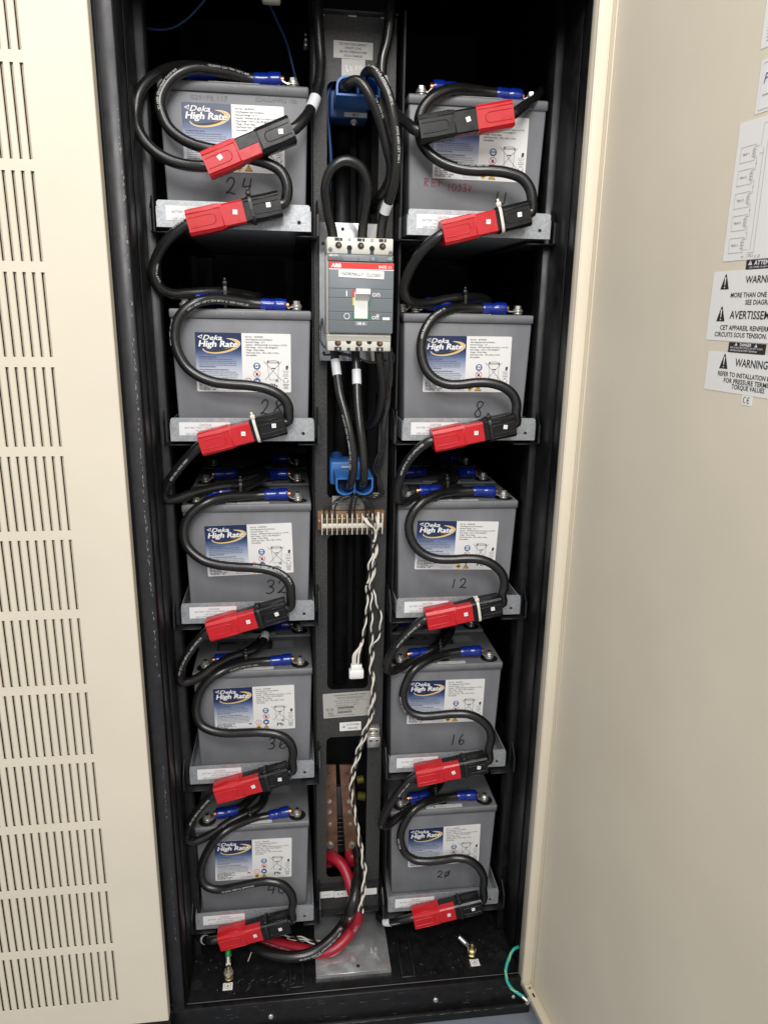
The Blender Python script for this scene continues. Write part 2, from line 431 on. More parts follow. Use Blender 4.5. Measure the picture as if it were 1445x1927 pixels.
# --- tray rails
HT = .34941
TRAYX = [(.1217, -.0044), (.1253, -.0090), (.1241, .0059), (.1223, .0083), (.1190, .0002)], [(.5291, -.0121), (.5311, -.0048), (.5297, .0023), (.5244, .0086), (.5292, .0050)]
BATX = [(.1249, .0231), (.1263, .0089), (.1252, .0384), (.1262, .0531), (.1163, .0373)], [(.5265, .0246), (.5277, .0255), (.5279, .0404), (.5208, .0457), (.5311, .0484)]
for c in (0, 1):
    for i in range(5):
        z = HT * (4 - i); xc = (.1225, .5287)[c]
        for sgn in (-1, 1):
            mb = MB(); xo = xc + sgn * .1345
            side = [(-.002, -.006), (.62, -.006), (.62, .052), (.022, .052), (-.002, .028)]
            T_ = frame((xo, 0, z), (0, 1, 0), (0, 0, 1))
            mb.prism(side, -.001, .001, 'black_paint', T_)
            x2 = xc + sgn * (.086 if (sgn < 0 or c == 1) else .098)
            mb.box((min(xo, x2), -.004, z - .009), (max(xo, x2), .62, z - .0065), 'black_paint', .0008, 1)
            mb.box((xo - .0016, -.0035, z - .006), (xo + .0016, -.0022, z + .028), 'grey_black_paint')
            mb.build('tray_rail', cab)

# --- labels and marks on the cabinet
def sticker(name, x0, z0, x1, z1, y, lines, m='label_white', rad=.001, parent=cab, rot=0.0, label=None, extra=None):
    cx, cz = (x0 + x1) / 2, (z0 + z1) / 2
    mb = MB(front((cx, y, cz)) @ Matrix.Rotation(rot, 4, 'Z')); w, h = (x1 - x0) / 2, (z1 - z0) / 2
    mb.prism(rpoly(-w, -h, w, h, rad, 3), -.0004, 0, m)
    for t, x, yy, s, kw in lines: mb.text(t, x, yy, s, kw.pop('m', 'ink_black'), z=.0003, **kw)
    if extra: extra(mb)
    return mb.build(name, parent, label=label)
C = dict(align='C')
sticker('warning_label', .2861, 1.6745, .3510, 1.6998, YP - .0005, [('DO NOT DISCONNECT', 0, .0066, .0048, dict(align='C', bold=.012, width=.045)), ('UNDER LOAD', 0, .0012, .0048, dict(align='C', bold=.012, width=.0275)),
    ('NE PAS DÉBRANCHER', 0, -.0046, .0048, dict(align='C', bold=.012, width=.045)), ('SOUS CHARGE', 0, -.0102, .0048, dict(align='C', bold=.012, width=.030))], 'label_grey', .0004, rot=-.01, label='white label reading do not disconnect under load')
def tape_marks(mb):
    for k, (dx, P) in enumerate(((-.012, [(0, .004), (.0005, -.001), (.0012, -.0055), (.003, -.0058), (.0033, -.003), (.001, -.0028)]), (-.006, [(.0, -.001), (.003, -.0005), (.003, .0015), (.001, .0015), (.0002, -.002), (.003, -.004), (.0045, -.003)]),
                            (.003, [(0, .002), (.003, .003), (.003, .0005), (0, -.002), (.0035, -.0022)]), (.0095, [(0, .001), (.0015, .0035), (.004, .003), (.004, .0005), (.0015, -.0002), (0, .001)]))):
        mb.stroke([(dx + a, b) for a, b in P], .0011, 'ink_white', .0003)
sticker('tape_label', .2995, 1.648, .3385, 1.6742, YP - .0003, [], 'label_grey', .0002, extra=tape_marks, label='grey tape with white handwriting')
def rating_extra(mb):
    rr = random.Random(11)
    for (yb, w0) in ((-.0085, .034), (-.0188, .030)):
        x = -.024
        while x < -.024 + w0:
            w = rr.choice((.0004, .0006, .001)); mb.rect(x, yb, x + w, yb + .0048, 'ink_black', .0003); x += w + rr.choice((.0004, .0006))
    for dx in (-.0445, -.035): mb.ring(dx, -.0085, .0032, .0006, 'ink_black', .0003); mb.text('UL', dx, -.0100, .0034, 'ink_black', 'C', z=.0003)
    mb.stroke([(-.0436, -.0165), (-.039, -.0118), (-.0344, -.0165)], .0006, 'ink_black', .0003, closed=True)
    for k in range(5): mb.line(-.046 + .0008 * k, -.0175 - .0016 * k, -.032, -.0175 - .0016 * k, .0006, 'ink_grey', .0003)
sticker('rating_label', .2668, .4545, .3735, .5110, YP - .0005, [('POWERWARE PLUS BATTERY CABINET', .004, .0212, .0042, dict(align='C', width=.067, bold=.008)), ('SUITABLE FOR COMPUTER ROOM APPLICATIONS', .004, .0165, .003, dict(align='C', width=.060)),
    ('FOR USE IN A CONTROLLED ENVIRONMENT', .004, .0135, .003, dict(align='C', width=.054)), ('SERIES: 480   BATTERY: 240   CURRENT: 100 A', .003, .0085, .003, dict(align='C', width=.066)), ('USE WITH UPS PLUS  MODEL 80', -.003, .0035, .003, dict(align='C', width=.046)),
    ('VOLTAGE: 480 DC  - - -  480 VDC  - - -', .0, -.0015, .003, dict(align='C', width=.060)), ('103002720-001  EBE0671118', -.006, -.0120, .0026, dict(align='C', width=.040)), ('MADE IN U.S.A.   S/N TN49XF0615', -.013, -.0245, .0026, dict(align='C', width=.050)), ('CE', .0365, -.0135, .005, dict(align='L'))], 'label_grey', .002, rot=.035, extra=rating_extra, label='grey rating plate with bar codes')
def earth(mb, x, y, s, m='ink_black', circ=False):
    mb.line(x, y + s * .9, x, y, s * .14, m, .0003)
    for k, w in enumerate((.75, .48, .22)): mb.line(x - s * w, y - k * s * .24, x + s * w, y - k * s * .24, s * .12, m, .0003)
    if circ: mb.ring(x, y + .1 * s, s * 1.35, s * .12, m, .0003)
def cg(mb): earth(mb, -.0135, .0, .0055)
sticker('ground_label', .3012, .4215, .3461, .4415, YP - .0005, [('CUSTOMER', -.0085, .0022, .0062, dict(width=.0275)), ('GROUND', -.0052, -.0062, .0062, dict(width=.0205))], rot=.02, extra=cg, label='white customer ground label')
sticker('paper_strip', .2585, .0125, .2895, .0298, YP - .0133, [('MUELLER', .0, -.002, .0035, dict(align='C', m='ink_grey', shear=.3))], rot=.01)
sticker('paper_strip', .2900, .0118, .3850, .0285, YP - .0132, [('= =', -.034, -.003, .010, dict(align='C'))], rot=.012)
sticker('hidden_warning', .2850, .8995, .3466, .930, YP - .0005, [('DO NOT DISCONNECT', 0, .008, .0048, dict(align='C', bold=.012, width=.045)), ('UNDER LOAD', 0, .002, .0048, dict(align='C', bold=.012)), ('NE PAS DÉBRANCHER', 0, -.004, .0048, dict(align='C', bold=.012, width=.045)), ('SOUS CHARGE', 0, -.010, .0048, dict(align='C', bold=.012))], 'label_grey', .0004).name = 'warning_label'
for (px, py) in ((429, 1857), (893, 1812)):
    q = atz(px, py, ZF); mb = MB(frame((q.x, q.y, ZF + .0005), (1, 0.02, 0), (0, 1, 0))); mb.prism(rpoly(-.0098, -.0088, .0098, .0088, .0006, 2), 0, .0004, 'label_white')
    mb.T = mb.T @ Matrix.Translation((0, 0, .0005)); earth(mb, 0, .001, .0052, circ=True)
    mb.build('earth_sticker', cab)
# galvanised cover plate on the cabinet floor
mb = MB(); q = atz(595, 1843, ZF)
mb.box((q.x, q.y, ZF + .0075), (.4045, .145, ZF + .0090), 'sheet_metal', .0004, 1)
for (x, y) in ((.3255, .095), (.335, -.052), (.262, .09)): mb.cyl((x, y, ZF + .0088), (x, y, ZF + .0112), .0042, 'grey_black_paint', 12, bev=.001)
Tm = frame((.372, -.02, ZF + .0093), (0, -1, 0), (1, 0, 0))
for k, t in enumerate(('MODEL', 'P/N')): mb.text(t, -.012, -.006 + .010 * k, .0045, 'label_paper', bold=.01, T=Tm)
mb.box((q.x, q.y, ZF + .0002), (q.x + .001, .14, ZF + .0074), 'sheet_metal'); mb.box((.4035, q.y, ZF + .0002), (.4045, .14, ZF + .0074), 'sheet_metal'); mb.box((q.x, q.y + .0002, ZF + .0002), (.4045, q.y + .0012, ZF + .0074), 'sheet_metal')
mb.build('cover_plate', cab)

# ================================================================== CABINET DOOR (part of the cabinet, with sub-parts)
DD = Vector((.12907, -.99164, 0)); NN = Vector((-.99164, -.12907, 0))
TD0 = TILT.copy()
HX = .672 - .0057 * 0
Hpt = Vector((.6717, -.115, 0))
def dframe(n=0.0): return frame(Hpt + NN * n, DD, (0, 0, 1))
TDR = Matrix.Translation((0, 0, .75)) @ Matrix.Rotation(-.0057, 4, 'Y') @ Matrix.Translation((0, 0, -.75))
DT = TDR @ dframe()
DEP = .022; DB, DTOP, DWD = -.105, 1.93, .70
mb = MB(DT)
mb.box((-.018, DB, -DEP - .002), (DWD, DTOP, -DEP), 'beige_paint')                     # pan skin
mb.box((-.018, DB, -DEP), (.002, DTOP, -.0015), 'beige_paint', .0015, 2)                # hinge-side fold
mb.box((-.018, DB + .0, -.0013), (.003, DTOP, .0005), 'beige_paint', .0006, 1)
mb.box((-.0005, DB + .02, -.0008), (.0035, DTOP, .0012), 'beige_paint', .0005, 1)
mb.box((.0022, DB, -DEP), (DWD, DB + .0015, -.001), 'beige_paint', .0005, 1)            # bottom fold
mb.box((.0022, DB + .0001, -.0010), (DWD, DB + .014, .0005), 'beige_paint', .0005, 1)
mb.box((DWD - .02, DB + .016, -DEP), (DWD, DTOP, 0), 'beige_paint', .001, 1)
mb.box((.012, DB + .002, -DEP), (.0155, DTOP, -DEP + .0012), 'beige_paint', .0005, 1)
door = mb.build('door', cab)
mb = MB(DT)
mb.lathe([(.0036, 0), (.0036, .0008), (.0022, .0009), (.0022, .0001)], 'steel', (.012, DB + .0016, -.014), (0, 1, 0), 16)
mb.disc(.0, 0, .0018, 'hole_dark', 0, T=frame((.012, DB + .0027, -.014), (1, 0, 0), (0, 0, -1)))
mb.rrect(.024, -.0165, .034, -.0125, .0015, 'hole_dark', 0, frame((0, DB + .0019, 0), (1, 0, 0), (0, 0, 1)) if False else Matrix(((1, 0, 0, 0), (0, 0, 1, DB + .0019), (0, 1, 0, 0), (0, 0, 0, 1))))
mb.build('drain_hole', door)
LT = DT @ Matrix.Translation((0, 0, -DEP + .0004))
def dlabel(name, s0, z0, s1, z1, fn, m='label_white', rad=.0006, label=None):
    mb = MB(LT); mb.prism(rpoly(s0, z0, s1, z1, rad, 3), -.0003, 0, m); fn(mb); return mb.build(name, door, label=label)
def tri(mb, x, y, w, h, m='ink_black', mi='label_white'):
    mb.face([(x - w / 2, y, .0002), (x + w / 2, y, .0002), (x + w * .06, y + h, .0002), (x - w * .06, y + h, .0002)], m)
    mb.face([(x - w * .035, y + h * .26, .0004), (x + w * .035, y + h * .26, .0004), (x + w * .075, y + h * .80, .0004), (x - w * .075, y + h * .80, .0004)], mi)
    mb.disc(x, y + h * .13, w * .06, mi, .0004)
def w1(mb):
    tri(mb, .3243, 1.3030, .0150, .0175); tri(mb, .3243, 1.2655, .0150, .0175)
    K = dict(z=.0003, bold=.012)
    mb.text('WARNING', .3588, 1.3092, .0116, 'ink_black', width=.0520, **K)
    mb.text('MORE THAN ONE LIVE CIRCUIT', .3372, 1.2935, .0078, 'ink_black', width=.1040, **K)
    mb.text('SEE DIAGRAM', .3633, 1.2852, .0078, 'ink_black', width=.0455, **K)
    mb.text('AVERTISSEMENT', .3400, 1.2690, .0130, 'ink_black', width=.0880, **K)
    mb.text('CET APPAREIL RENFERME PLUSIEURS', .3255, 1.2557, .0078, 'ink_black', width=.1260, **K)
    mb.text('CIRCUITS SOUS TENSION. VOIR SCHÉMA', .3172, 1.2476, .0078, 'ink_black', width=.1390, **K)
dlabel('warning_sign', .3014, 1.2427, .475, 1.3241, w1, label='white bilingual warning label, more than one live circuit')
def w2(mb):
    tri(mb, .3408, 1.2096, .0150, .0178)
    K = dict(z=.0003, bold=.012)
    mb.text('WARNING', .3604, 1.2140, .0130, 'ink_black', width=.0530, **K)
    mb.text('REFER TO INSTALLATION MANUAL', .3328, 1.2010, .0078, 'ink_black', width=.1110, **K)
    mb.text('FOR PRESSURE TERMINAL', .3447, 1.1936, .0078, 'ink_black', width=.0880, **K)
    mb.text('TORQUE VALUES', .3598, 1.1872, .0078, 'ink_black', width=.0540, **K)
dlabel('torque_sign', .3097, 1.1820, .470, 1.2290, w2, label='white warning label about pressure terminal torque values')
def att(mb):
    tri(mb, .3625, 1.3292, .0065, .0048, 'ink_white', 'ink_black')
    mb.text('ATTENTION', .3690, 1.3290, .0068, 'ink_white', width=.042, z=.0003, bold=.02); mb.text('USE COPPER CONDUCTORS ONLY', .3615, 1.3257, .0026, 'ink_white', width=.046, z=.0003)
dlabel('attention_strip', .3558, 1.3242, .415, 1.3348, att, 'ink_black', label='black attention strip with white letters')
def dang(mb):
    tri(mb, .3575, 1.2380, .0045, .0036, 'ink_white', 'ink_black'); tri(mb, .3905, 1.2374, .0045, .0036, 'ink_white', 'ink_black')
    mb.text('DANGER', .3642, 1.2376, .0050, 'ink_white', width=.019, z=.0003, bold=.015)
    mb.text('RISK OF ELECTRIC SHOCK. DO NOT TOUCH', .3485, 1.2346, .0030, 'ink_white', width=.053, z=.0003); mb.text('UNINSULATED BATTERY TERMINALS', .3485, 1.2314, .0030, 'ink_white', width=.045, z=.0003)
dlabel('danger_strip', .3447, 1.2298, .4060, 1.2417, dang, 'ink_black', label='black danger strip with small white letters')
def ce(mb):
    for cx in (.3852, .3912):
        mb.stroke([(cx + .0026 * math.cos(a), 1.1764 + .0034 * math.sin(a)) for a in [math.radians(70 + 220 * k / 12) for k in range(13)]], .0008, 'ink_black', .0003)
    mb.line(.3889, 1.1764, .3918, 1.1764, .0008, 'ink_black', .0003)
dlabel('conformity_label', .3790, 1.1702, .3960, 1.1818, ce, label='small white CE label')
def diag(mb):
    for k in range(5):
        x0, x1 = .3223, .3468; z1 = 1.4600 - .0248 * k; z0 = z1 - .0166
        mb.stroke([(x0, z0), (x1, z0), (x1, z1), (x0, z1)], .0006, 'ink_pale', .0003, closed=True)
        mb.text('TRAY %d' % (k + 1), .3258, (z0 + z1) / 2 - .001, .0036, 'ink_grey', z=.0003, bold=.01)
        xb = .3440
        for j in range(6): mb.line(xb - (.0030 if j % 2 else .0016), z1 - .0040 - .0016 * j, xb + (.0024 if j % 2 else .0010), z1 - .0040 - .0016 * j, .0005, 'ink_grey', .0003)
        mb.stroke([(xb, z1 - .0040), (xb, z1 - .0022), (.3500, z1 - .0022)], .0005, 'ink_pale', .0003)
        if k < 4: mb.stroke([(xb, z0 + .0045), (xb, z0 + .0028), (.3500, z0 + .0028), (.3500, z0 - .0104)], .0005, 'ink_pale', .0003); mb.disc(.3500, z0 - .004, .0008, 'ink_grey', .0003)
        else: mb.stroke([(xb, z0 + .0045), (xb, z0 + .0026), (.3590, z0 + .0026), (.3588, 1.455)], .0005, 'ink_pale', .0003)
    mb.stroke([(.3500, 1.4578), (.3545, 1.4578), (.3548, 1.4800), (.380, 1.4800)], .0005, 'ink_pale', .0003)
    mb.stroke([(.3535, 1.4490), (.3600, 1.4490)], .0005, 'ink_pale', .0003)
    mb.stroke([(.3650, 1.3432), (.3640, 1.470), (.380, 1.470)], .0005, 'ink_pale', .0003)
    mb.stroke([(.3540, 1.3370), (.3545, 1.3432), (.3650, 1.3432), (.3645, 1.3372)], .0005, 'ink_pale', .0003)
    mb.text('P1', .3460, 1.3372, .0042, 'ink_grey', z=.0003, shear=.2); mb.text('DC-', .3570, 1.3384, .0046, 'ink_grey', z=.0003); mb.text('J1  J2', .3670, 1.3372, .0042, 'ink_grey', z=.0003, shear=.2)
dlabel('wiring_diagram', .3142, 1.3355, .56, 1.4872, diag, label='large white wiring diagram sheet with five tray boxes')
def d2(mb):
    mb.stroke([(.3410, 1.4950), (.52, 1.4950), (.52, 1.5425), (.3410, 1.5425)], .0006, 'ink_pale', .0003, closed=True)
    mb.text('P', .3445, 1.5215, .0150, 'ink_purple', z=.0003, shear=.2); mb.line(.345, 1.5098, .40, 1.5098, .0012, 'ink_pale', .0003)
dlabel('notice_label', .3365, 1.4918, .53, 1.5463, d2, rad=.0002, label='white framed notice label')
def d1(mb):
    mb.text('T', .3405, 1.5880, .0090, 'ink_purple', z=.0003, shear=.1)
    for k in range(6): mb.line(.3390 + .0002 * k, 1.5815 - .0033 * k, .40, 1.5815 - .0033 * k, .0009, 'ink_pale', .0003)
dlabel('notice_label', .3315, 1.5585, .53, 1.6110, d1, rad=.002, label='white notice label with rounded corners')

# ================================================================== VENTED DOOR OF THE NEIGHBOURING CABINET
vd = thing('vented_door', 'closed cream metal door with rows of vertical slots beside the open cabinet', 'cabinet door', (-.3, -.135, -.08))
mb = MB(TILT)
YV = -.135; xe = -.0500; xs = -.1395; VB, VT = -.080, 1.90
rc = .003
mb.prism([(xs, YV + .003), (xs, YV)] + [(xe - rc + rc * math.sin(a), YV + rc - rc * math.cos(a)) for a in [PI / 2 * k / 5 for k in range(6)]] + [(xe, YV + .020), (xe - .002, YV + .020), (xe - .002, YV + .0032)], VB, VT, 'beige_paint')
PR, SL = .13535, .1205
ztop0 = 1.5893 + 2 * PR
rows = []; z1 = 1.5893 + 2 * PR
for k in range(14): rows.append((1.5893 + PR * (2 - k) - SL, 1.5893 + PR * (2 - k)))
prev = VT
for (z0, z1) in rows:
    mb.box((-.95, YV, z1), (xs, YV + .003, prev), 'beige_paint'); prev = z0
    for c in range(62):
        x1 = xs - .0001 - .0130 * c
        a = x1 - .0050; b = x1 - .0130
        T_ = Matrix(((1, 0, 0, 0), (0, 1, 0, YV), (0, 0, 1, 0), (0, 0, 0, 1)))
        mb.prism([(b, 0), (a - .0008, 0), (a, .0012), (a, .0030), (b - .0037, .0066), (b - .0044, .0061), (b, .0022)], z0, z1, 'beige_paint', T_)
mb.box((-.95, YV, VB), (xs, YV + .003, rows[-1][0]), 'beige_paint')
for (z0, z1) in rows:
    b = xs; mb.prism([(b, .0023), (b, .0050), (b - .0037, .0066), (b - .0044, .0061)], z0, z1, 'beige_paint', Matrix.Translation((0, YV, 0)))
slab = mb.build('door_panel', vd)
mb = MB(TILT); mb.box((-.95, YV + .016, VB + .004), (xs - .004, YV + .019, VT), 'dark_inside'); mb.build('inner_screen', vd)
nb = thing('neighbour_cabinet', 'black side frame of the next cabinet behind the cream slotted door', 'cabinet', (-.5, .2, ZB))
mb = MB(TILT); mb.box((-.95, YV + .0245, ZB + .001), (-.0560, .70, VT + .06), 'black_paint', .001, 1); mb.build('carcass', nb)
mb = MB(TILT); mb.box((-.0555, YV + .012, VB), (-.0515, .0, VT), 'grey_black_paint', .001, 1); mb.box((-.95, YV + .005, ZB + .0008), (-.0475, YV + .024, VB - .008), 'black_paint', .001, 1); mb.build('edge_trim', nb)

# ================================================================== BATTERY TRAYS
def make_tray(label, c, i):
    root = thing('battery_tray', label, 'battery tray', (0, 0, 0), 'battery trays on the cabinet rails')
    mb = MB(); w = .1225; h = .0408
    mb.prism([(-w, .0), (w, .0), (w, h - .003), (w - .003, h), (-w + .003, h), (-w, h - .003)], -.0015, 0, 'galvanised', front((0, 0, 0)))
    mb.box((-w, .0016, .0), (w, .64, .0015), 'galvanised')
    for s in (-1, 1):
        T_ = frame((s * (w + .0008), 0, 0), (0, 1, 0), (0, 0, 1))
        mb.prism([(.0016, .0), (.64, .0), (.64, .034), (.012, .034), (.0016, h - .010)], -.0007, .0007, 'galvanised', T_)
    Tf = front((0, -.0003, 0))
    mb.line(.090, .0128, w - .004, .0128, .0004, 'ink_grey', 0, Tf); mb.disc(.1045, .0135, .0030, 'hole_dark', .0001, 16, Tf); mb.ring(.1045, .0135, .0036, .0006, 'ink_pale', .0002, 16, Tf)
    mb.build('tray_body', root, loc=(0, 0, 0))
    mb = MB(front((-.1085, -.0005, .0105))); lw, lh = .0865, .0225
    mb.prism(rpoly(0, 0, lw, lh, .0005, 2), -.0003, 0, 'label_paper')
    cx = lw * .52
    mb.text('CAUTION', cx, .0168, .0046, 'ink_grey', 'C', z=.0003, width=.0200); mb.line(cx - .0102, .0161, cx + .0102, .0161, .0003, 'ink_grey', .0003)
    mb.text('BATTERY TRAY CAN WEIGH UP TO', cx, .0115, .0046, 'ink_grey', 'C', z=.0003, width=.0700)
    mb.text('193 KG (425 LBS)', cx, .0062, .0046, 'ink_grey', 'C', z=.0003, width=.0340)
    mb.text('USE LIFTING DEVICE TO MOVE', cx, .0010, .0046, 'ink_grey', 'C', z=.0003, width=.0690)
    mb.build('caution_label', root, loc=(0, 0, 0))
    return root
NUM = (('24', '28', '32', '36', '40'), ('4', '8', '12', '16', '20'))
tray0 = None
for c in (0, 1):
    for i in range(5):
        x, y = TRAYX[c][i]; lab = 'galvanised battery tray with caution label carrying the battery numbered %s' % NUM[c][i]
        if c == 1 and i == 0: lab = 'galvanised battery tray with caution label under the battery marked REF in red'
        if tray0 is None: tray0 = make_tray(lab, c, i); t = tray0
        else: t = dup(tray0, (0, 0, 0), lab)
        t.location = (x, y, HT * (4 - i))

# ================================================================== BATTERIES
LIDZ = .2225
def make_battery(label):
    root = thing('battery', label, 'battery', (0, 0, 0), 'front row batteries')
    bm = bmesh.new(); bmesh.ops.create_cube(bm, size=1)
    for v in bm.verts:
        t = v.co.z + .5; hw = .1120 + .0058 * t
        v.co = Vector(((hw if v.co.x > 0 else -hw), (.0065 - .0025 * t) if v.co.y < 0 else .150, .0022 + t * .2063))
    bmesh.ops.bevel(bm, geom=bm.edges[:], offset=.0035, segments=3, affect='EDGES', profile=.5)
    mb = MB(); mb.bm(bm, 'battery_grey', True)
    mb.build('case', root, loc=(0, 0, 0))
    mb = MB()
    bm = bmesh.new(); bmesh.ops.create_cube(bm, size=1)
    for v in bm.verts: v.co = Vector((v.co.x * .2386, .0775 + v.co.y * .155, .2080 + (v.co.z + .5) * (LIDZ - .2080)))
    bmesh.ops.bevel(bm, geom=[e for e in bm.edges if not (e.verts[0].co.z < .21 and e.verts[1].co.z < .21)], offset=.0032, segments=3, affect='EDGES', profile=.5)
    mb.bm(bm, 'battery_lid_grey', True)
    for x in (-.040, .003, .073): mb.lathe([(.0009, 0), (.0006, .0006)], 'ink_pale', (x, -.0001, .2160), (0, -1, 0), 8)
    mb.disc(.0, .0205, .0098, 'hole_dark', LIDZ + .0004, 24, ry=.0062); mb.text('VRLA', 0, .0190, .0042, 'ink_grey', 'C', z=LIDZ + .0007)
    for x in (.070, .077, .084, .091): mb.box((x, .0015, LIDZ + .0001), (x + .004, .0035, LIDZ + .0005), 'battery_grey')
    lid = mb.build('lid', root, loc=(0, 0, 0))
    for s in (-1, 1):
        mb = MB(); x = s * .0945; y = .0215
        mb.disc(x, y, .0180, 'hole_dark', LIDZ + .0004, 28)
        mb.cyl((x, y, LIDZ + .0004), (x, y, LIDZ + .0050), .0085, 'steel', 20, bev=.0008)
        mb.cyl((x, y, LIDZ + .0072), (x, y, LIDZ + .0088), .0095, 'steel', 22, bev=.0004)
        mb.hexbolt((x, y, LIDZ + .0088), (0, 0, 1), .0062, .0075, 'steel')
        mb.cyl((x, y, LIDZ + .0163), (x, y, LIDZ + .0175), .0035, 'grey_black_paint', 12)
        mb.build('terminal', root, loc=(0, 0, 0))
    mb = MB(frame((0, .0086, LIDZ + .0003), (1, 0, 0), (0, 1, 0)))
    mb.prism(rpoly(-.040, -.0055, .041, .0055, .001, 3), 0, .0003, 'label_white')
    rr = random.Random(2)
    for a in range(6):
        for b in range(4):
            if rr.random() < .55: mb.rect(-.0285 + a * .0016, -.0035 + b * .0016, -.0285 + a * .0016 + .0015, -.0035 + b * .0016 + .0015, 'ink_black', .0006)
    mb.text('BATTERY', -.012, .0015, .0030, 'ink_black', z=.0006); mb.text('AB0411E', .018, .0015, .0030, 'ink_grey', z=.0006); mb.text('02SXJA0AA61', -.012, -.0035, .0030, 'ink_black', z=.0006)
    mb.build('barcode_label', root, loc=(0, 0, 0))
    mb = MB(frame((0, .117, LIDZ + .0003), (1, 0, 0), (0, 1, 0)))
    mb.prism(rpoly(-.080, -.021, .036, .021, .001, 3), 0, .0003, 'ink_black'); mb.prism(rpoly(.039, -.015, .082, .019, .001, 3), 0, .0003, 'ink_grey')
    mb.text('High Rate', -.022, .0105, .0125, 'ink_grey', 'C', z=.0006, bold=.02, shear=.2)
    for k in range(9): mb.line(-.076, .0065 - k * .003, .032 - (k % 3) * .004, .0065 - k * .003, .0012, 'ink_grey', .0006)
    for k in range(7): mb.line(.0415, .0145 - k * .004, .079 - (k % 2) * .005, .0145 - k * .004, .0014, 'ink_pale', .0006)
    mb.build('top_label', root, loc=(0, 0, 0))
    return root

# ---- front label, millimetres from its top-left corner, y down
def make_front_label():
    S = .001; LW, LH = 162.0, 100.5
    T_ = front((0, 0, 0)) @ Matrix.Translation((-LW / 2 * S, LH / 2 * S, 0)) @ Matrix.Diagonal((S, S, S, 1))
    mb = MB(T_)
    P = rpoly(0, -LH, LW, 0, 2.2, 4); mb.prism(P, -.3, 0, 'label_white')
    sx = 78.0
    Pl = [p for p in rpoly(0, -LH, LW, 0, 2.2, 4) if p[0] <= 5]; Pl = sorted(Pl, key=lambda p: -p[1])
    mb.face([(p[0], p[1], .12) for p in Pl] + [(sx, -LH, .12), (sx, 0, .12)], 'label_gradient')
    Z = .35
    # swoosh (gold outside, black inside)
    def cres(cx, cy_, rx, ry, dx, dy, k, a0, a1, m, z, n=36):
        vs = []
        for i in range(n + 1):
            t = i / n; a = math.radians(a0 + (a1 - a0) * t); w = k * math.sin(PI * min(1, max(0, t))) ** .8
            vs += [(cx + rx * math.cos(a), cy_ + ry * math.sin(a), z), (cx + (rx - w * dx) * math.cos(a), cy_ + (ry - w * dy) * math.sin(a), z)]
        mb.add(vs, [(2 * i, 2 * i + 1, 2 * i + 3, 2 * i + 2) for i in range(n)], m)
    mb.T = T_ @ Matrix.Translation((43, -22.5, 0)) @ Matrix.Rotation(.17, 4, 'Z')
    cres(1, 0, 32.5, 12.0, 1.4, .9, 7.6, -185, 72, 'ink_white', Z - .08); cres(1, 0, 31.8, 11.5, 1.4, .9, 7.0, -183, 70, 'ink_gold', Z)
    cres(-2, .2, 27.5, 9.4, 1.0, .8, 4.6, -178, -8, 'ink_black', Z + .05)
    mb.T = T_
    DK = Matrix.Translation((12.5, 0, 0)) @ Matrix.Diagonal((1.32, 1, 1, 1)) @ Matrix.Translation((-12.5, 0, 0))
    mb.text('Deka', 13.0, -12.9, 11.6, 'ink_black', bold=.035, shear=.32, z=Z, T=DK); mb.text('Deka', 12.5, -12.4, 11.6, 'ink_white', bold=.018, shear=.32, z=Z + .1, T=DK)
    mb.face([(4.0, -7.2, Z), (11.0, -10.8, Z), (12.6, -3.6, Z)], 'ink_white'); mb.face([(6.6, -7.2, Z + .1), (10.6, -9.4, Z + .1), (11.4, -5.6, Z + .1)], 'label_gradient')
    mb.face([(41.0, -12.9, Z), (46.5, -12.9, Z), (44.5, -10.8, Z), (41.6, -10.8, Z)], 'ink_white')
    for dx, dy, m_, zz in ((.9, -.6, 'ink_black', .1), (.5, -.9, 'ink_black', .1), (0, 0, 'ink_white', .2), (.45, .1, 'ink_white', .21), (.8, -.1, 'ink_white', .22)):
        mb.text('High Rate', 5.2 + dx, -23.6 + dy, 14.4, m_, bold=.014, shear=.18, z=Z + zz, width=65)
    L1 = [('See additional safety warnings.', 30, .03), ('PROTECTION IS REQUIRED. Battery posts, terminals and related', 56, .012), ('accessories contain lead and lead compounds, chemicals known to the', 63, .008),
          ('State of California to cause cancer and reproductive harm. Batteries also', 63, .008), ('contain other chemicals known to the State of California to cause cancer.', 63, .008), ('WASH HANDS AFTER HANDLING.', 28, .03)]
    for k, (t, w, b) in enumerate(L1): mb.text(t, 5.2, -42.0 - 3.25 * k - (.6 if k else 0), 3.0, 'ink_black', bold=b, z=Z, width=w)
    L2 = [('Voir les avertissements de sécurité supplémentaires.', 50, .03), ('ÉQUIPEMENT PROTECTEUR EXIGÉ. Les bornes de batterie, les cosses', 62, .012), ('et accessoires associés contiennent du plomb et des composés de plomb,', 66, .008),
          ('des produits chimiques reconnus par l\'État de Californie pour causer le', 65, .008), ('cancer et nuire à la reproduction. Les batteries contiennent', 64, .008), ('aussi des produits chimiques reconnus. Lavez-vous les mains après', 65, .008), ('AVOIR MANIPULÉ LA BATTERIE.', 36, .03)]
    for k, (t, w, b) in enumerate(L2): mb.text(t, 5.2, -63.6 - 3.2 * k - (.6 if k else 0), 3.0, 'ink_black', bold=b, z=Z, width=w)
    for k, (t, w) in enumerate((('Mfg. by / Fabriqué par', 30), ('East Penn Manufacturing Co.', 38), ('102 Deka Road', 21), ('Lyon Station, PA 19536', 32), ('610-682-6361   USA', 28))):
        mb.text(t, 4.4, -86.0 - 2.9 * k, 3.3, 'ink_black', bold=.03, z=Z, width=w)
    mb.rect(68, -85.6, 74, -82.6, 'ink_red', Z); mb.rect(68, -84.2, 70.6, -82.6, 'ink_blue', Z + .1)
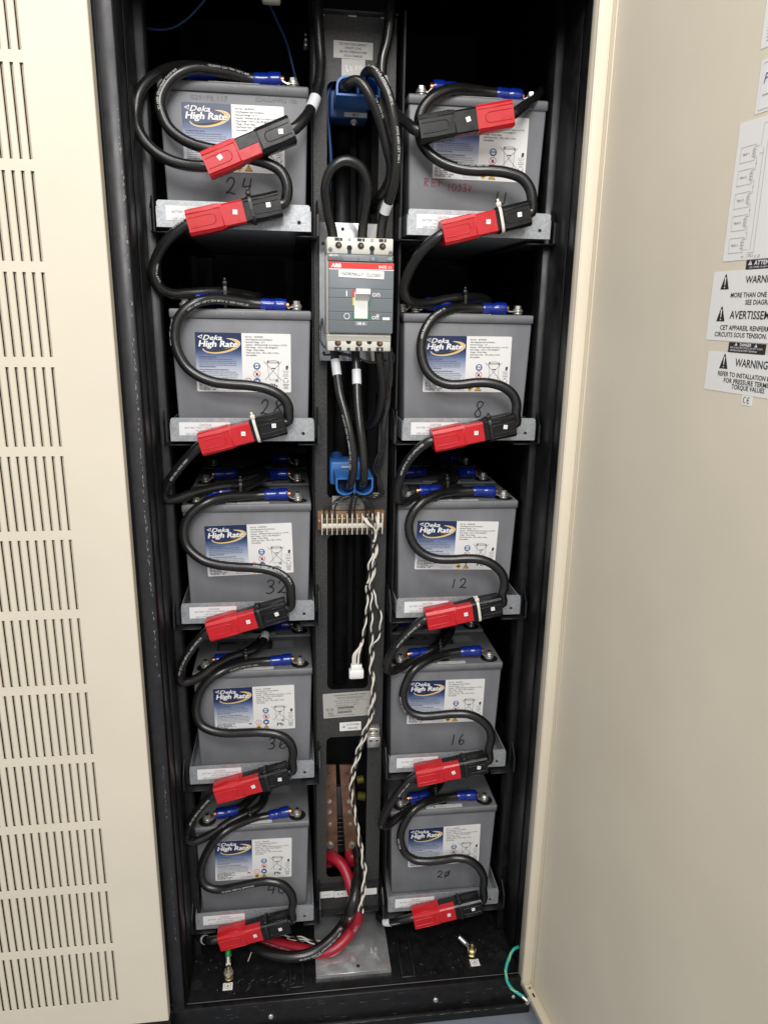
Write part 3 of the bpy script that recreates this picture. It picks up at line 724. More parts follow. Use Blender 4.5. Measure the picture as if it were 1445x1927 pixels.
    for k in range(2): mb.text(('Printed in the United States', 'Imprimé aux États-Unis')[k], 53, -95.0 - 2.8 * k, 2.4, 'ink_grey', z=Z, width=25)
    # right-hand side
    R1 = [('Part No.   46HR3000', 30), ('Valve Regulated Lead Acid Battery', 46), ('Nominal Voltage   12 V', 33), ('Capacity   100Watts/Cell @ 15 min Rate to 1.67 VPC', 71), ('Float Voltage   13.50 +/- 0.06 VPB @25°C', 55), ('Weight   40 lbs (18Kg)', 31), ('Clip/Torque Value   100 in. LBS (11.3Nm)', 56), ('Non-Spillable', 18)]
    for k, (t, w) in enumerate(R1): mb.text(t, 84.5 + .1 * k, -7.2 - 4.45 * k, 3.5, 'ink_black', bold=.012, z=Z, width=w)
    bx, by = 103.2, -55.5
    mb.disc(bx, by, 6.1, 'ink_blue', Z); mb.disc(bx, by + .4, 4.0, 'ink_white', Z + .1); mb.rrect(bx - 3.9, by - 1.2, bx + 3.9, by + 1.9, 1.2, 'ink_blue', Z + .2); mb.disc(bx - 1.7, by + .3, 1.0, 'ink_white', Z + .3, 12); mb.disc(bx + 1.7, by + .3, 1.0, 'ink_white', Z + .3, 12)
    by = -68.8; mb.ring(bx, by, 6.1, .9, 'ink_red', Z); mb.face([(bx - 1.8, by - 3, Z), (bx + 1.6, by - 3, Z), (bx + 2.2, by, Z), (bx + .3, by + 3, Z), (bx - .6, by + .6, Z), (bx - 2.2, by + 1.5, Z)], 'ink_black'); mb.line(bx - 4, by + 4, bx + 4, by - 4, .9, 'ink_red', Z + .1)
    by = -82.0; mb.disc(bx, by, 6.1, 'ink_blue', Z); mb.face([(bx - 2.5, by - 3, Z + .1), (bx + 3.5, by - 1, Z + .1), (bx + 2, by + 2.5, Z + .1), (bx - .5, by + 1, Z + .1), (bx - 2.8, by + 3.2, Z + .1)], 'ink_white')
    bx2 = 88.0; mb.ring(bx2, by, 6.1, .9, 'ink_red', Z); mb.text('15', bx2, by - 1.6, 5, 'ink_red', 'C', z=Z)
    by = -93.5; mb.face([(bx2 - 6.2, by, Z), (bx2, by - 5.4, Z), (bx2 + 6.2, by, Z), (bx2, by + 5.4, Z)], 'ink_amber'); mb.rect(bx2 - 2.4, by - 1.4, bx2 + 2.4, by + 1.2, 'ink_black', Z + .1); mb.line(bx2 - 1, by - 3, bx2 + 1, by + 2.8, .6, 'ink_black', Z + .12)
    mb.face([(bx - 6.4, by - 4.6, Z), (bx + 6.4, by - 4.6, Z), (bx, by + 5.6, Z)], 'ink_black'); mb.face([(bx - 5.0, by - 3.8, Z + .1), (bx + 5.0, by - 3.8, Z + .1), (bx, by + 4.2, Z + .1)], 'ink_amber'); mb.stroke([(bx + .4, by + 2.2), (bx - .8, by - .6), (bx + .8, by - .8), (bx - .3, by - 3.2)], .7, 'ink_black', Z + .2)
    # crossed-out bin
    cx = 131; q = dict(m='ink_black', z=Z)
    mb.stroke([(cx - 9.5, -50), (cx - 6.5, -79)], .45, **q); mb.stroke([(cx + 10, -50), (cx + 8.2, -78)], .45, **q); mb.stroke([(cx - 6.5, -79), (cx + 6, -79)], .45, **q)
    mb.stroke([(cx - 11, -49.8), (cx - 9, -46.2), (cx + 3, -45.2), (cx + 10, -47.2), (cx + 11, -49.8), (cx - 11, -49.8)], .5, **q); mb.rrect(cx - 9.4, -49.4, cx - 7.4, -45.6, .3, 'ink_black', Z); mb.rrect(cx + 8.4, -50.6, cx + 10.6, -47.6, .3, 'ink_black', Z); mb.rrect(cx - 8, -48.2, cx + 9, -47.4, .2, 'ink_grey', Z)
    mb.rrect(cx - 3, -59.8, cx + 3.6, -58.2, .3, 'ink_black', Z); mb.stroke([(cx - 16, -46.8), (cx + 15, -80)], .6, **q); mb.stroke([(cx + 15, -47), (cx - 14, -79)], .6, **q)
    mb.disc(cx + 6.6, -80, 2.8, 'ink_black', Z + .05); mb.ring(cx + 6.6, -80, 2.0, .7, 'label_white', Z + .12)
    mb.text('Pb', cx + 1, -92.0, 9.4, 'ink_black', 'C', bold=.02, z=Z, width=13.5)
    # UL mark, recycling mark
    ux = 153
    mb.text('R', -ux + .6, -60, 8.6, 'ink_black', 'R', bold=.05, shear=-.15, z=Z, width=4.8, T=Matrix.Diagonal((-1, 1, 1, 1))); mb.text('U', ux, -60.8, 8.6, 'ink_black', bold=.05, shear=.1, z=Z, width=4.4)
    for k, w in enumerate((11, 9, 9, 10)): mb.line(ux - w / 2, -63.4 - 2.8 * k, ux + w / 2, -63.4 - 2.8 * k, 1.0, ('ink_pale', 'ink_pale', 'ink_pale', 'ink_grey')[k], Z)
    for a in (90, 210, 330):
        P = [(ux + 4.2 * math.cos(math.radians(a + d)), -79.5 + 4.2 * math.sin(math.radians(a + d))) for d in (-46, -15, 15, 46)]; mb.stroke(P, 1.2, 'ink_grey', Z)
    for k, w in enumerate((11, 9, 7, 8)): mb.line(ux - w / 2, -86.4 - 2.4 * k, ux + w / 2, -86.4 - 2.4 * k, 1.0, 'ink_grey', Z)
    me = mb.build('front_label'); d = me.data; bpy.data.objects.remove(me); return d
LABEL_MESH = make_front_label()
LPOS = ((-.0020, .1413, .004), (.0025, .1336, -.005), (.0024, .1319, .028), (.0012, .1346, .012), (.0003, .1324, -.018)), ((.0070, .1453, -.006), (.0012, .1341, .004), (.0008, .1316, -.030), (.0022, .1357, -.012), (.0044, .1232, .014))
# ---- handwriting, in strokes (unit box, y up)
DIG = {'0': [[(.5, 1), (.2, .85), (.05, .5), (.15, .12), (.45, 0), (.8, .15), (.92, .55), (.8, .9), (.5, 1)]], '1': [[(.55, 1), (.5, .5), (.42, 0)]],
       '2': [[(.08, .72), (.25, .95), (.6, 1), (.8, .78), (.65, .45), (.3, .15), (.08, .02), (.35, .10), (.7, .04), (1, .0)]], '3': [[(.1, .85), (.4, 1), (.8, .9), (.72, .62), (.35, .5), (.75, .45), (.85, .2), (.5, 0), (.1, .05)]],
       '4': [[(.25, 1), (.12, .55), (.1, .48), (.55, .5), (.9, .52)], [(.85, 1), (.78, .5), (.7, 0)]], '6': [[(.7, 1), (.35, .75), (.1, .35), (.2, .05), (.6, 0), (.95, .2), (.8, .45), (.4, .42), (.15, .2)]],
       '8': [[(.95, .9), (.6, 1), (.3, .82), (.45, .58), (.75, .35), (.8, .08), (.4, 0), (.15, .2), (.4, .45), (.9, .7), (.98, .92)]], 'U4': [[(.12, 1), (.02, .05), (.1, 0), (.8, .0), (.86, .02), (.95, .95)]], 'O/': [[(.5, .8), (.15, .6), (.1, .25), (.45, .1), (.85, .3), (.85, .65), (.5, .8)], [(1, 1), (.55, .45), (.15, -.15)]],
       'R': [[(.1, 1), (.08, 0)], [(.0, .98), (.6, 1), (.65, .7), (.15, .5), (.75, .02)]], 'E': [[(.85, .95), (.15, .95), (.1, .02), (.8, .04)], [(.12, .5), (.7, .52)]], 'F': [[(.15, 0), (.15, .95), (.9, .98)], [(.15, .55), (.75, .56)]],
       '9': [[(.85, .85), (.5, 1), (.2, .8), (.45, .55), (.85, .75), (.85, .3), (.4, 0), (.1, .1)]], 'v': [[(.05, .85), (.25, .9), (.45, .1), (.6, .15), (.85, .85), (1, .8)]]}
def hand(mb, chars, cx, cz, h, wd, gap, pen, m, slant=.1, jig=0):
    n = len(chars); tot = n * wd + (n - 1) * gap; x = cx - tot / 2
    for k, ch in enumerate(chars):
        for st in DIG[ch]:
            P = [Vector((x + p[0] * wd + p[1] * h * slant, cz + (p[1] - .5) * h + (jig * k), 0)) for p in st]
            Q = smooth_path(P, h * .05) if len(P) > 2 and ch not in ('U4', 'E', 'F') else P
            mb.stroke([(q.x, q.y) for q in Q], pen, m)
        x += wd + gap
# number centre measured on each case front
NPOS = ((448, 350), (509, 766), (519, 1104), (521, 1399), (520, 1674)), ((942, 372), (899, 770), (862, 1098), (860, 1392), (834, 1645))
NCH = (('2', '4'), ('2', '8'), ('3', '2'), ('3', '6'), ('4', '0')), (('U4',), ('8',), ('1', '2'), ('1', '6'), ('2', 'O/'))
NSZ = ((.025, .017, .009), (.026, .015, .007), (.028, .019, .004), (.026, .017, .006), (.023, .018, .006)), ((.020, .017, .0), (.030, .017, 0), (.020, .015, .004), (.025, .012, .006), (.018, .013, .003))
bat0 = None; rear0 = None; BR = {}
for c in (0, 1):
    for i in range(5):
        x, y = BATX[c][i]; z = HT * (4 - i); nm = NUM[c][i]
        lab = 'grey battery with handwritten black number %s below its label' % nm
        if c == 1 and i == 0: lab = 'grey battery with red handwriting REF 1093 and an open black 4 below its label'
        if c == 1 and i == 4: lab = 'grey battery with handwritten black number 20, its zero slashed, at the bottom'
        if bat0 is None: bat0 = make_battery(lab); b = bat0
        else: b = dup(bat0, (0, 0, 0), lab)
        b.location = (x, y, z); BR[(c, i)] = b
for c in (0, 1):
    for i in range(5):
        b = BR[(c, i)]; x, y = BATX[c][i]; z = HT * (4 - i)
        lx, lz, lr = LPOS[c][i]
        o = bpy.data.objects.new('front_label', LABEL_MESH); COL.objects.link(o); o.parent = b
        tl = math.atan2(.0025, .2063)
        o.location = (lx, .0065 - .0025 * (lz / .2063) - .0006, lz); o.rotation_euler = (tl, -lr, 0)
        q = at(*NPOS[c][i], y + .005) - Vector((x, y, z))
        mb = MB(front((0, .0040, 0))); hh, ww, gg = NSZ[c][i]
        hand(mb, NCH[c][i], q.x, q.z, hh, ww, gg, .0025, 'ink_black', .12 if c == 0 else .06)
        for v in range(len(mb.V)): mb.V[v].y = .0065 - .0025 * (mb.V[v].z / .2063) - .0004
        mb.build('handwritten_number', b, loc=(0, 0, 0))
        if (c, i) == (1, 0):
            mb = MB(front((0, 0, 0))); q = at(816, 344, y + .005) - Vector((x, y, z)); hand(mb, ('R', 'E', 'F'), q.x, q.z, .0125, .0095, .0025, .0018, 'ink_marker_red', .05)
            q = at(864, 353, y + .005) - Vector((x, y, z)); hand(mb, ('1', '0', '9', '3', 'v'), q.x, q.z, .0120, .0075, .0016, .0018, 'ink_marker_red', .03)
            for v in range(len(mb.V)): mb.V[v].y = .0065 - .0025 * (mb.V[v].z / .2063) - .0004
            mb.build('handwritten_note', b, loc=(0, 0, 0))
        if i == 0:
            mb = MB(front((0, .0036, 0)))
            for t, px, py, w in ((('0291FE 117', 394, 183, .058), ('0254UGAP4PKE 1906', 520, 188, .066)) if c == 0 else (('0290', 838, 207, .030), )):
                q = at(px, py, y + .004) - Vector((x, y, z)); mb.text(t, q.x, q.z - .004, .0095, 'dot_print', 'C', width=w)
            mb.build('date_code', b, loc=(0, 0, 0))
# ---- rear rows seen above the trays below
def rear(c, i, row):
    x, y = BATX[c][i]; z = HT * (4 - i)
    where = 'second' if row == 1 else 'third'
    nm = NUM[c][i]
    lab = ('dim grey battery directly behind the one numbered %s' if row == 1 else 'dark battery two places behind the one numbered %s') % nm
    o = dup(bat0, (x + .0008 * row, y + .164 * row, z), lab, 'rear row batteries in shadow')
    for ch in list(o.children):
        if ch.name.split('.')[0] in ('front_label', 'handwritten_number', 'date_code'): bpy.data.objects.remove(ch)
    return o
REAR = {(0, 2): 2, (0, 3): 1, (0, 4): 1, (1, 1): 1, (1, 2): 2, (1, 3): 1, (1, 4): 1}
for (c, i), n in REAR.items():
    for k in range(1, n + 1): rear(c, i, k)

# ================================================================== CONNECTORS AND CABLES
CH, CD, CBODY, CTONG = .0375, .034, .067, .0375     # height, depth, body length, tongue length
def housing_mesh(m, split='y'):
    """one half of a mated pair; cable enters at x=0, mates at x=CBODY+CTONG; front is -y, up is z"""
    mb = MB(); h, d = CH / 2, CD / 2
    prof = [(-d, -h + .004), (-d + .003, -h), (d - .003, -h), (d, -h + .003), (d, h - .003), (d - .003, h), (-d + .003, h), (-d, h - .006)]
    Tx = Matrix(((0, 0, 1, 0), (1, 0, 0, 0), (0, 1, 0, 0), (0, 0, 0, 1)))
    mb.prism(prof, 0, CBODY, m, Tx)
    for s in (-1, 1): mb.box((.001, -d + .004, s * (h + .0006) - .0006), (CBODY - .006, d - .004, s * (h + .0006) + .0006), m, .0005, 1)   # long side ribs
    e = .0012
    if split == 'y': a = [(-d + .0006, -h + e + .002), (-d + .003, -h + e), (-.0004, -h + e), (-.0004, h - e), (-d + .003, h - e), (-d + .0006, h - e - .003)]
    else: a = [(-d + .0006, -h + e + .002), (-d + .003, -h + e), (d - .002, -h + e), (d - .001, -.0004), (-d + .0006, -.0004)]
    mb.prism(a, CBODY - .002, CBODY + CTONG, m, Tx)
    # raised thumb outline on the front face
    T_ = front((0, -d, 0)); y0, y1, xa, xb = -.0085, .0065, .004, .052
    U = [(xa, y1)] + [(xb - .0075 + .0075 * math.sin(t), (y0 + y1) / 2 + .0075 * math.cos(t)) for t in [PI * k / 10 for k in range(11)]] + [(xa, y0)]
    P = smooth_path([T_ @ Vector((u[0], u[1], -.0001)) for u in U], .002); mb.tube(P, .0010, m, 6)
    P = smooth_path([Vector((u[0], d + .0001, u[1])) for u in U], .002); mb.tube(P, .0010, m, 6)
    for (a_, b_) in ((h - .0068, h - .0052), (-h + .0030, -h + .0042)): mb.box((.0005, d - .001, a_), (CBODY - .003, d + .0009, b_), m, .0004, 1)
    mb.box((.0005, -d - .0009, h - .0068), (CBODY - .003, -d + .001, h - .0052), m, .0004, 1); mb.box((.0005, -d - .0009, -h + .0030), (CBODY - .003, -d + .001, -h + .0042), m, .0004, 1)
    mb.box((CBODY - .0045, -d - .0006, -h + .003), (CBODY - .0025, -d + .001, h - .006), m, .0004, 1)
    mb.lathe([(.0092, -.0006), (.0092, .0001)], 'hole_dark', (0, 0, 0), (1, 0, 0), 18)
    o = mb.build('x'); d_ = o.data; bpy.data.objects.remove(o); return d_
HM = {(m, s): housing_mesh(m, s) for m in ('connector_red', 'connector_black') for s in ('y', 'z')}
def place_housing(parent, m, a, direction, split='y', roll=0.0, flip=False, stick=.088, t='1'):
    K = Vector(direction).length / .1715; stick *= K
    X = Vector(direction).normalized(); Yv = Vector((0, 1, 0)) if not flip else Vector((0, -1, 0))
    Yv = (Yv - X * Yv.dot(X)).normalized(); Zv = X.cross(Yv)
    M = Matrix(((X.x, Yv.x, Zv.x, a.x), (X.y, Yv.y, Zv.y, a.y), (X.z, Yv.z, Zv.z, a.z), (0, 0, 0, 1))) @ Matrix.Diagonal((K, 1, 1, 1))
    o = bpy.data.objects.new('connector_housing', HM[(m, split)]); COL.objects.link(o); o.parent = parent
    o.matrix_local = Matrix.Translation(-root_loc(parent)) @ M
    # small white number sticker on the face turned to the viewer
    fs = -1 if not flip else 1
    if stick:
        Tn = M @ frame((stick, fs * (CD / 2 + .0003), .0), (-fs if fs < 0 else -1, 0, 0), (0, 0, 1)) if False else None
        u = X if X.x > 0 else -X; nv = Vector((0, -1, 0)); nv = (nv - u * nv.dot(u)).normalized(); v = nv.cross(u)
        if v.z < 0: v = -v
        cpt = a + X * stick + nv * (CD / 2 + (.0003 if not flip else .0003)) + v * .001
        mb = MB(frame(cpt, u, v) @ Matrix.Rotation(random.uniform(-.3, .3), 4, 'Z')); s = .0036
        mb.prism([(-s, -s), (s, -s), (s, s), (-s, s)], -.0004, .0003, 'label_white'); mb.text(t, 0, -.0018, .005, 'ink_grey', 'C', z=.0005, T=Matrix.Rotation(PI / 2, 4, 'Z'))
        mb.build('number_sticker', parent)
    return o
RC = .0088
def spec(p):
    if isinstance(p, Vector): return p
    if p[0] == 'z': return atz(p[1], p[2], p[3])
    return at(*p)
def cable(name, label, pts, r=RC, m='cable_black', prints=(), group=None, tapes=(), cat='cable', seg=14, parent=None):
    P = smooth_path([spec(p) for p in pts]); L = arclen(P)
    root = parent or thing(name, label, cat, P[len(P) // 2], group)
    mb = MB(); mb.tube(P, r, m, seg)
    for (f, txt, tilt, flip) in prints: print_on(mb, P, r, f * L[-1], txt, .0052, tilt=tilt, flip=flip)
    mb.build('jacket', root)
    for (s0, s1, mm) in tapes:
        Q = [at_len(P, L, s0 + (s1 - s0) * k / 8)[0] for k in range(9)]; mb = MB(); mb.tube(Q, r + .0006, mm, seg); mb.build('marker_sleeve', root)
    return root, P, L
def lug_end(root, P, term, up=.0061, flipdir=None):
    """blue crimp sleeve over the start of path P and the bent lug to the terminal"""
    L = arclen(P); S = [at_len(P, L, .044 * k / 12)[0] for k in range(13)]
    mb = MB(); R0 = RC + .0013
    mb.tube(S, 0, 'sleeve_blue', 18, rad=lambda i: R0 + (.0014 if i < 6 else .0004) - (.0008 if i in (0, 12, 6) else 0)); mb.build('crimp_sleeve', root)
    mb = MB(); d = (P[0] - at_len(P, L, .01)[0]).normalized(); a = P[0]; t = Vector(term)
    mb.cyl(a - d * .002, a + d * .0045, .0068, 'copper_strand', 14, r2=.0060)
    w = .0078; side = d.cross(Vector((0, 0, 1))).normalized(); e1 = a + d * .0040 - Vector((0, 0, .004)); e2 = t + (a - t).normalized() * .010; e2.z = t.z
    for (q, k) in ((0, 0),):
        vs = []
        for c_ in (a + d * .002 - Vector((0, 0, .002)), e1, e2, t):
            vs += [c_ + side * w, c_ - side * w, c_ + side * w - Vector((0, 0, .0018)), c_ - side * w - Vector((0, 0, .0018))]
        fs = []
        for k in range(3):
            o = 4 * k; fs += [(o, o + 4, o + 5, o + 1), (o + 2, o + 3, o + 7, o + 6), (o, o + 2, o + 6, o + 4), (o + 1, o + 5, o + 7, o + 3)]
        mb.add(vs, fs, 'steel')
    mb.cyl(t - Vector((0, 0, .0018)), t, .0098, 'steel', 22); mb.build('lug', root)

RED = (((355.5, 422), (528, 384.5)), ((378, 835.5), (536.5, 794)), ((393, 1184.7), (540, 1144.7)), ((407, 1490.6), (544.7, 1453)), ((414, 1767), (544.7, 1733))), \
      (((830.7, 440), (992.4, 402.4)), ((813.4, 829), (965.3, 797.8)), ((801, 1165), (940.4, 1136.5)), ((782, 1459), (914, 1432.8)), ((777, 1726.5), (903, 1696.6)))
SP = ([[(529, 150), (506, 150), (483, 150), (464, 147), (441, 140), (414, 134), (369.5, 127.5), (339.6, 135.5), (314.7, 157), (301, 187), (304.8, 212), (317, 239.5), (339.6, 259.4), (364.6, 272), (389.5, 279), (427, 286), (476.7, 300), (504, 307), (529, 322), (540, 344), (541, 364), (531, 382)],
       [(539, 575), (517, 574), (496, 573), (470, 570.6), (434.7, 564.7), (401.8, 562), (373.5, 567), (350, 581), (333.5, 604.7), (329, 633), (334, 661), (350, 689.4), (373.5, 708), (401.8, 719), (434.7, 723), (470, 725), (505, 732), (531, 746), (543, 764.7), (543, 781), (535, 795)],
       [(542, 929.5), (523, 930), (503.5, 930.6), (480, 932.5), (454, 933), (421, 935), (393, 943.5), (367, 960), (351, 979), (346, 1002), (351, 1026), (364.7, 1042), (386, 1056.5), (411.8, 1063.5), (444.7, 1067), (480, 1068.5), (510.6, 1073.5), (534, 1084.7), (546, 1101), (547.5, 1117.6), (541, 1136)],
       [(549, 1240), (532, 1241.5), (514, 1243.5), (491.8, 1245), (463.5, 1248), (440, 1254), (414, 1266), (393, 1280), (376.5, 1301), (370, 1324.7), (370, 1346), (379, 1364.7), (397.6, 1375), (426, 1380), (459, 1379), (491.8, 1378), (524.7, 1382), (545, 1395), (552, 1414), (550, 1433), (543, 1446)],
       [(544.7, 1526.5), (528, 1530), (511.8, 1534), (488, 1539), (464.7, 1544.7), (441, 1554), (417.6, 1569), (398.8, 1589), (385.5, 1613), (379, 1636.5), (380, 1655), (389.4, 1668), (410.6, 1674), (441, 1669), (474, 1662), (504.7, 1658), (530.6, 1663), (547.5, 1680), (552, 1697.6), (548.5, 1714), (543, 1727)]],
      [[(980, 182), (961, 179.5), (942.6, 177.6), (918, 174), (889.4, 170), (863, 166.6), (836, 171), (812, 184), (796.4, 202), (789, 222), (789, 246), (794, 270.6), (809.7, 290.6), (834, 307), (863, 317), (894, 321), (925, 321), (956, 325), (982.4, 335), (997, 355), (1001, 375), (995, 396)],
       [(951, 581), (933, 581), (914, 581), (889, 580), (859.4, 580), (834.5, 586), (812, 601), (797.5, 624.6), (792, 649.5), (794, 674.5), (802, 697), (817, 713), (839.5, 723), (864.4, 724), (894, 720), (921.7, 720.5), (949, 729), (966, 744), (972, 761.6), (970, 781.6), (965, 795)],
       [(930, 924.7), (912, 924), (894, 923.5), (864, 924.7), (839.5, 926), (817, 932), (794.7, 944.6), (778, 962), (769.5, 984.5), (771, 1007), (779.7, 1027), (797, 1043), (822, 1052), (849.5, 1053), (879, 1051), (907, 1053), (930, 1064), (946, 1081.7), (949, 1101.6), (944, 1121.5), (939, 1135)],
       [(904, 1224.7), (887, 1225), (870.6, 1226), (844.5, 1229.7), (819.5, 1236), (797, 1246), (777, 1262), (764.5, 1284.5), (758, 1307), (761, 1327), (772, 1341), (794.6, 1348), (824.5, 1346), (854.4, 1343), (882, 1344), (905.7, 1355), (921, 1371.7), (924, 1391.7), (919, 1409), (913, 1425)],
       [(895.5, 1496), (880, 1496.5), (864.4, 1497), (839.5, 1501), (814.6, 1505), (794.6, 1512), (774.7, 1527), (762, 1547), (753.5, 1569.6), (755, 1589.5), (765, 1609), (782, 1619), (807, 1621), (834.5, 1618), (859.4, 1614.5), (882, 1618), (900.8, 1632), (910.5, 1651.8), (909, 1669), (902, 1687)]])
PRINT = '1/0 AWG 1000V UL APPROVED MTW 600V VW-1'
CPR = (((.10, 'UL20779 CSA TEW 105°C 600V', -.1, True), (.33, '1/0 AWG APPROVED 600V UL', -.2, False)), ((.13, 'VW-1 600V 105°C TEW MTW VL 1000V AWG 1/0', .75, True), (.40, 'E75245 600V CSA', -.9, False)), ((.74, 'AWG 1000V UL APPROVED VW-1', .5, False),), ((.13, '1/0 AWG 1000V VW-1 600V', .6, True),), ((.57, '1/0 AWG 1000V UL APPROVED', -.35, False),)), \
      (((.64, 'UL20779 CSA TEW 105', .5, False),), ((.26, 'UL APPROVED 1/0 AWG 600V', -.2, False),), (), ((.42, 'AWG 1/0 600V VW-1 UL', -.8, False),), ((.42, '600V CSA', -.6, False),))
PAIRY = (-.024, -.024, -.022, -.020, -.024), (-.030, -.024, -.022, -.020, -.022)
PAIR = {}
for c in (0, 1):
    for i in range(5):
        bx, by = BATX[c][i]; bz = HT * (4 - i); zT = bz + LIDZ; yc = PAIRY[c][i] + TRAYX[c][i][1] * .5
        PA = at(*RED[c][i][0], yc); PB = at(*RED[c][i][1], yc); PAIR[(c, i)] = (PA, PB, yc)
        raw = SP[c][i]; n = len(raw); pts = []; yt = by + .0215
        for k, (px, py) in enumerate(raw):
            t = k / (n - 1)
            if t < .12: y = yt
            elif t < .34: f = (t - .12) / .22; f = f * f * (3 - 2 * f); y = yt + (by - .019 - yt) * f
            else: f = (t - .34) / .66; y = by - .019 + (yc - by + .019) * f * f * (3 - 2 * f) - .006 * math.sin(PI * f)
            pts.append(at(px, py, y))
        dirb = (PA - PB).normalized(); pts[-1] = PB - dirb * .007; pts.append(PB + dirb * .006)
        lab = 'black cable with blue crimp sleeve curling across the front of the battery numbered %s' % NUM[c][i]
        root, P, L = cable('battery_cable', lab, pts, prints=CPR[c][i], group='S curved battery cables', )
        lug_end(root, P, (bx + .0945, by + .0215, zT + .0072))
        place_housing(root, 'connector_black', PB, PA - PB, flip=True, stick=.022, t=str(i + 1))
# ---- link cables: from each red half down to the top of the battery on the tray below
LK = ([[(352, 422.5), (334.7, 434), (313.5, 454), (300, 474), (291, 497), (289, 520), (300, 542), (322, 553.5), (354.7, 552.5), (392, 549.6), (422, 549.6), (449, 553), (484, 560)],
       [(374, 841), (357.6, 857), (331.8, 887), (313, 915), (309, 932), (314, 940), (329, 940), (360, 929.4), (393, 921), (426, 915), (449, 914), (475, 909), (492, 901)],
       [(389, 1189), (369, 1209), (351, 1235), (340, 1259), (337, 1275), (342, 1284), (356, 1283), (379, 1272), (407, 1252), (433, 1237.6), (459, 1229.4), (480, 1222), (494, 1210), (500, 1193)],
       [(402, 1494), (380, 1516.5), (361, 1542), (352, 1563.5), (351, 1579), (360, 1585.5), (377.6, 1580), (403.5, 1566), (431.8, 1547), (460, 1533), (483.5, 1522), (497, 1507), (498, 1486)]],
      [[(826, 444), (803, 462), (781, 490), (766, 520), (759.5, 545), (765, 563), (781, 571.5), (807, 571), (839.5, 563.6), (869, 560), (899, 560), (919, 566)],
       [(808, 830), (784.7, 847), (766, 869), (753, 897), (747, 923), (750, 944), (765, 944), (789.7, 932), (817, 917), (839.5, 907), (854, 897)],
       [(796, 1167), (772, 1186), (748, 1211), (732, 1237), (727, 1257), (734, 1264), (755, 1256), (784.7, 1237), (814.6, 1221), (837, 1207), (849.5, 1187)],
       [(777, 1462), (754.8, 1485), (733, 1515), (720.5, 1540), (718, 1551), (726, 1555), (750, 1537), (777, 1515), (804.6, 1495), (824.5, 1481), (833, 1462)]])
LPR = ((((.02, '1/0 AWG', -.5, True), (.24, '1000V UL AWG', .9, False)), ((.09, '600V VW-1 AWG 1000V', .4, True),), ((.05, '600V 105°C VW-1 MTW UL 1000V AWG 1/0', .2, True),), ((.05, '600V 105°C MTW UL 1000V AWG', .2, True),)),
       ((), ((.05, '600V MTW UL 105°C APPROVED', -.1, True),), ((.04, 'AWG 600V 105 APPROVED 1/0', .2, True),), ((.05, '600V VW-1 105°C', .3, True),)))
for c in (0, 1):
    for i in range(4):
        PA, PB, yc = PAIR[(c, i)]; bx, by = BATX[c][i + 1]; raw = LK[c][i]; n = len(raw); pts = [PA + (PB - PA).normalized() * .004]
        bend = .40; yt = by + .030; ylow = min(by - .012, .012)
        for k, (px, py) in enumerate(raw):
            t = k / (n - 1)
            if t < bend: f = t / bend; y = yc + (ylow - yc) * f * f * (3 - 2 * f)
            elif t < .8: f = (t - bend) / (.8 - bend); y = ylow + (yt - ylow) * f * f * (3 - 2 * f)
            else: y = yt + (t - .8) / .2 * .055
            pts.append(at(px, py, y))
        e = pts[-1]; pts.append(e + Vector((.004 if c == 0 else .002, .06, .002)))
        root, P, L = cable('link_cable', 'black link cable with red connector looping from tray %s down to battery numbered %s' % (NUM[c][i], NUM[c][i + 1]), pts, prints=LPR[c][i], group='link cables between trays',
                           tapes=((arclen(smooth_path([spec(p) for p in pts]))[-1] - .075, arclen(smooth_path([spec(p) for p in pts]))[-1] - .060, 'tape_white'),) if (c, i) == (0, 2) else ())
        place_housing(root, 'connector_red', PA, (PB - PA), stick=.088, t=str(i + 1))
# bottom tails
for c, raw, lab in ((0, [(410, 1768, None), (396, 1770, None), (383, 1767, .005), (372, 1759, .02), (368, 1753, .05), (372, 1748, .12)], 'short black tail cable with white band and red connector leaving the tray of number 40'),
                    (1, [(773, 1727.5, None), (757, 1731, -.015), (738, 1734.5, .0), (722, 1734, .012), (714, 1729, .03), (716, 1718, .07), (722, 1705, .12)], 'short black tail cable with white band and red connector leaving the tray of number 20')):
    PA, PB, yc = PAIR[(c, 4)]
    pts = [PA + (PB - PA).normalized() * .004] + [at(a, b, yc if y is None else y) for a, b, y in raw]
    if c == 0: tp = ((.049, .058, 'tape_white'),)
    else: tp = ((.062, .078, 'tape_white'),)
    root, P, L = cable('tail_cable', lab, pts, tapes=tp, group='tail cables below the bottom trays')
    place_housing(root, 'connector_red', PA, (PB - PA), stick=.088, t='5')
# top-left pair with loop, and top-right pair
YA = -.040
PA, PB = at(388, 313, YA), at(550, 244.5, YA); by = BATX[0][0][1]
raw = [(384, 313, YA), (352, 311, YA + .004), (314.7, 300, YA + .008), (283, 278, YA + .012), (262, 249, YA + .018), (256, 212, -.008), (260, 182, .0), (275, 156, .012), (297, 139, .025), (325, 127.5, .045), (360, 124, .07), (400, 128, .10), (450, 138, .13)]
root, P, L = cable('supply_cable', 'black cable with red connector looping wide around the left of the battery numbered 24', [PA + (PB - PA).normalized() * .004] + raw)
place_housing(root, 'connector_red', PA, PB - PA, split='z', stick=.030, t='1')
raw = [(554, 242.5, YA), (572, 225, YA + .012), (587, 202, -.005), (597, 172, .012), (603, 140, .022), (604, 111, .028), (601, 77, .032), (598.5, 34, .034), (596, -25, .034)]
root, P, L = cable('supply_cable', 'white banded black cable dropping along the centre panel to battery 24', [PB + (PA - PB).normalized() * .004] + raw, tapes=((.062, .089, 'tape_white'),))
o = place_housing(root, 'connector_black', PB, PA - PB, split='z', flip=False, stick=.022, t='1')
YR = -.034
PA, PB = at(786.5, 246, YR), at(961, 216, YR)
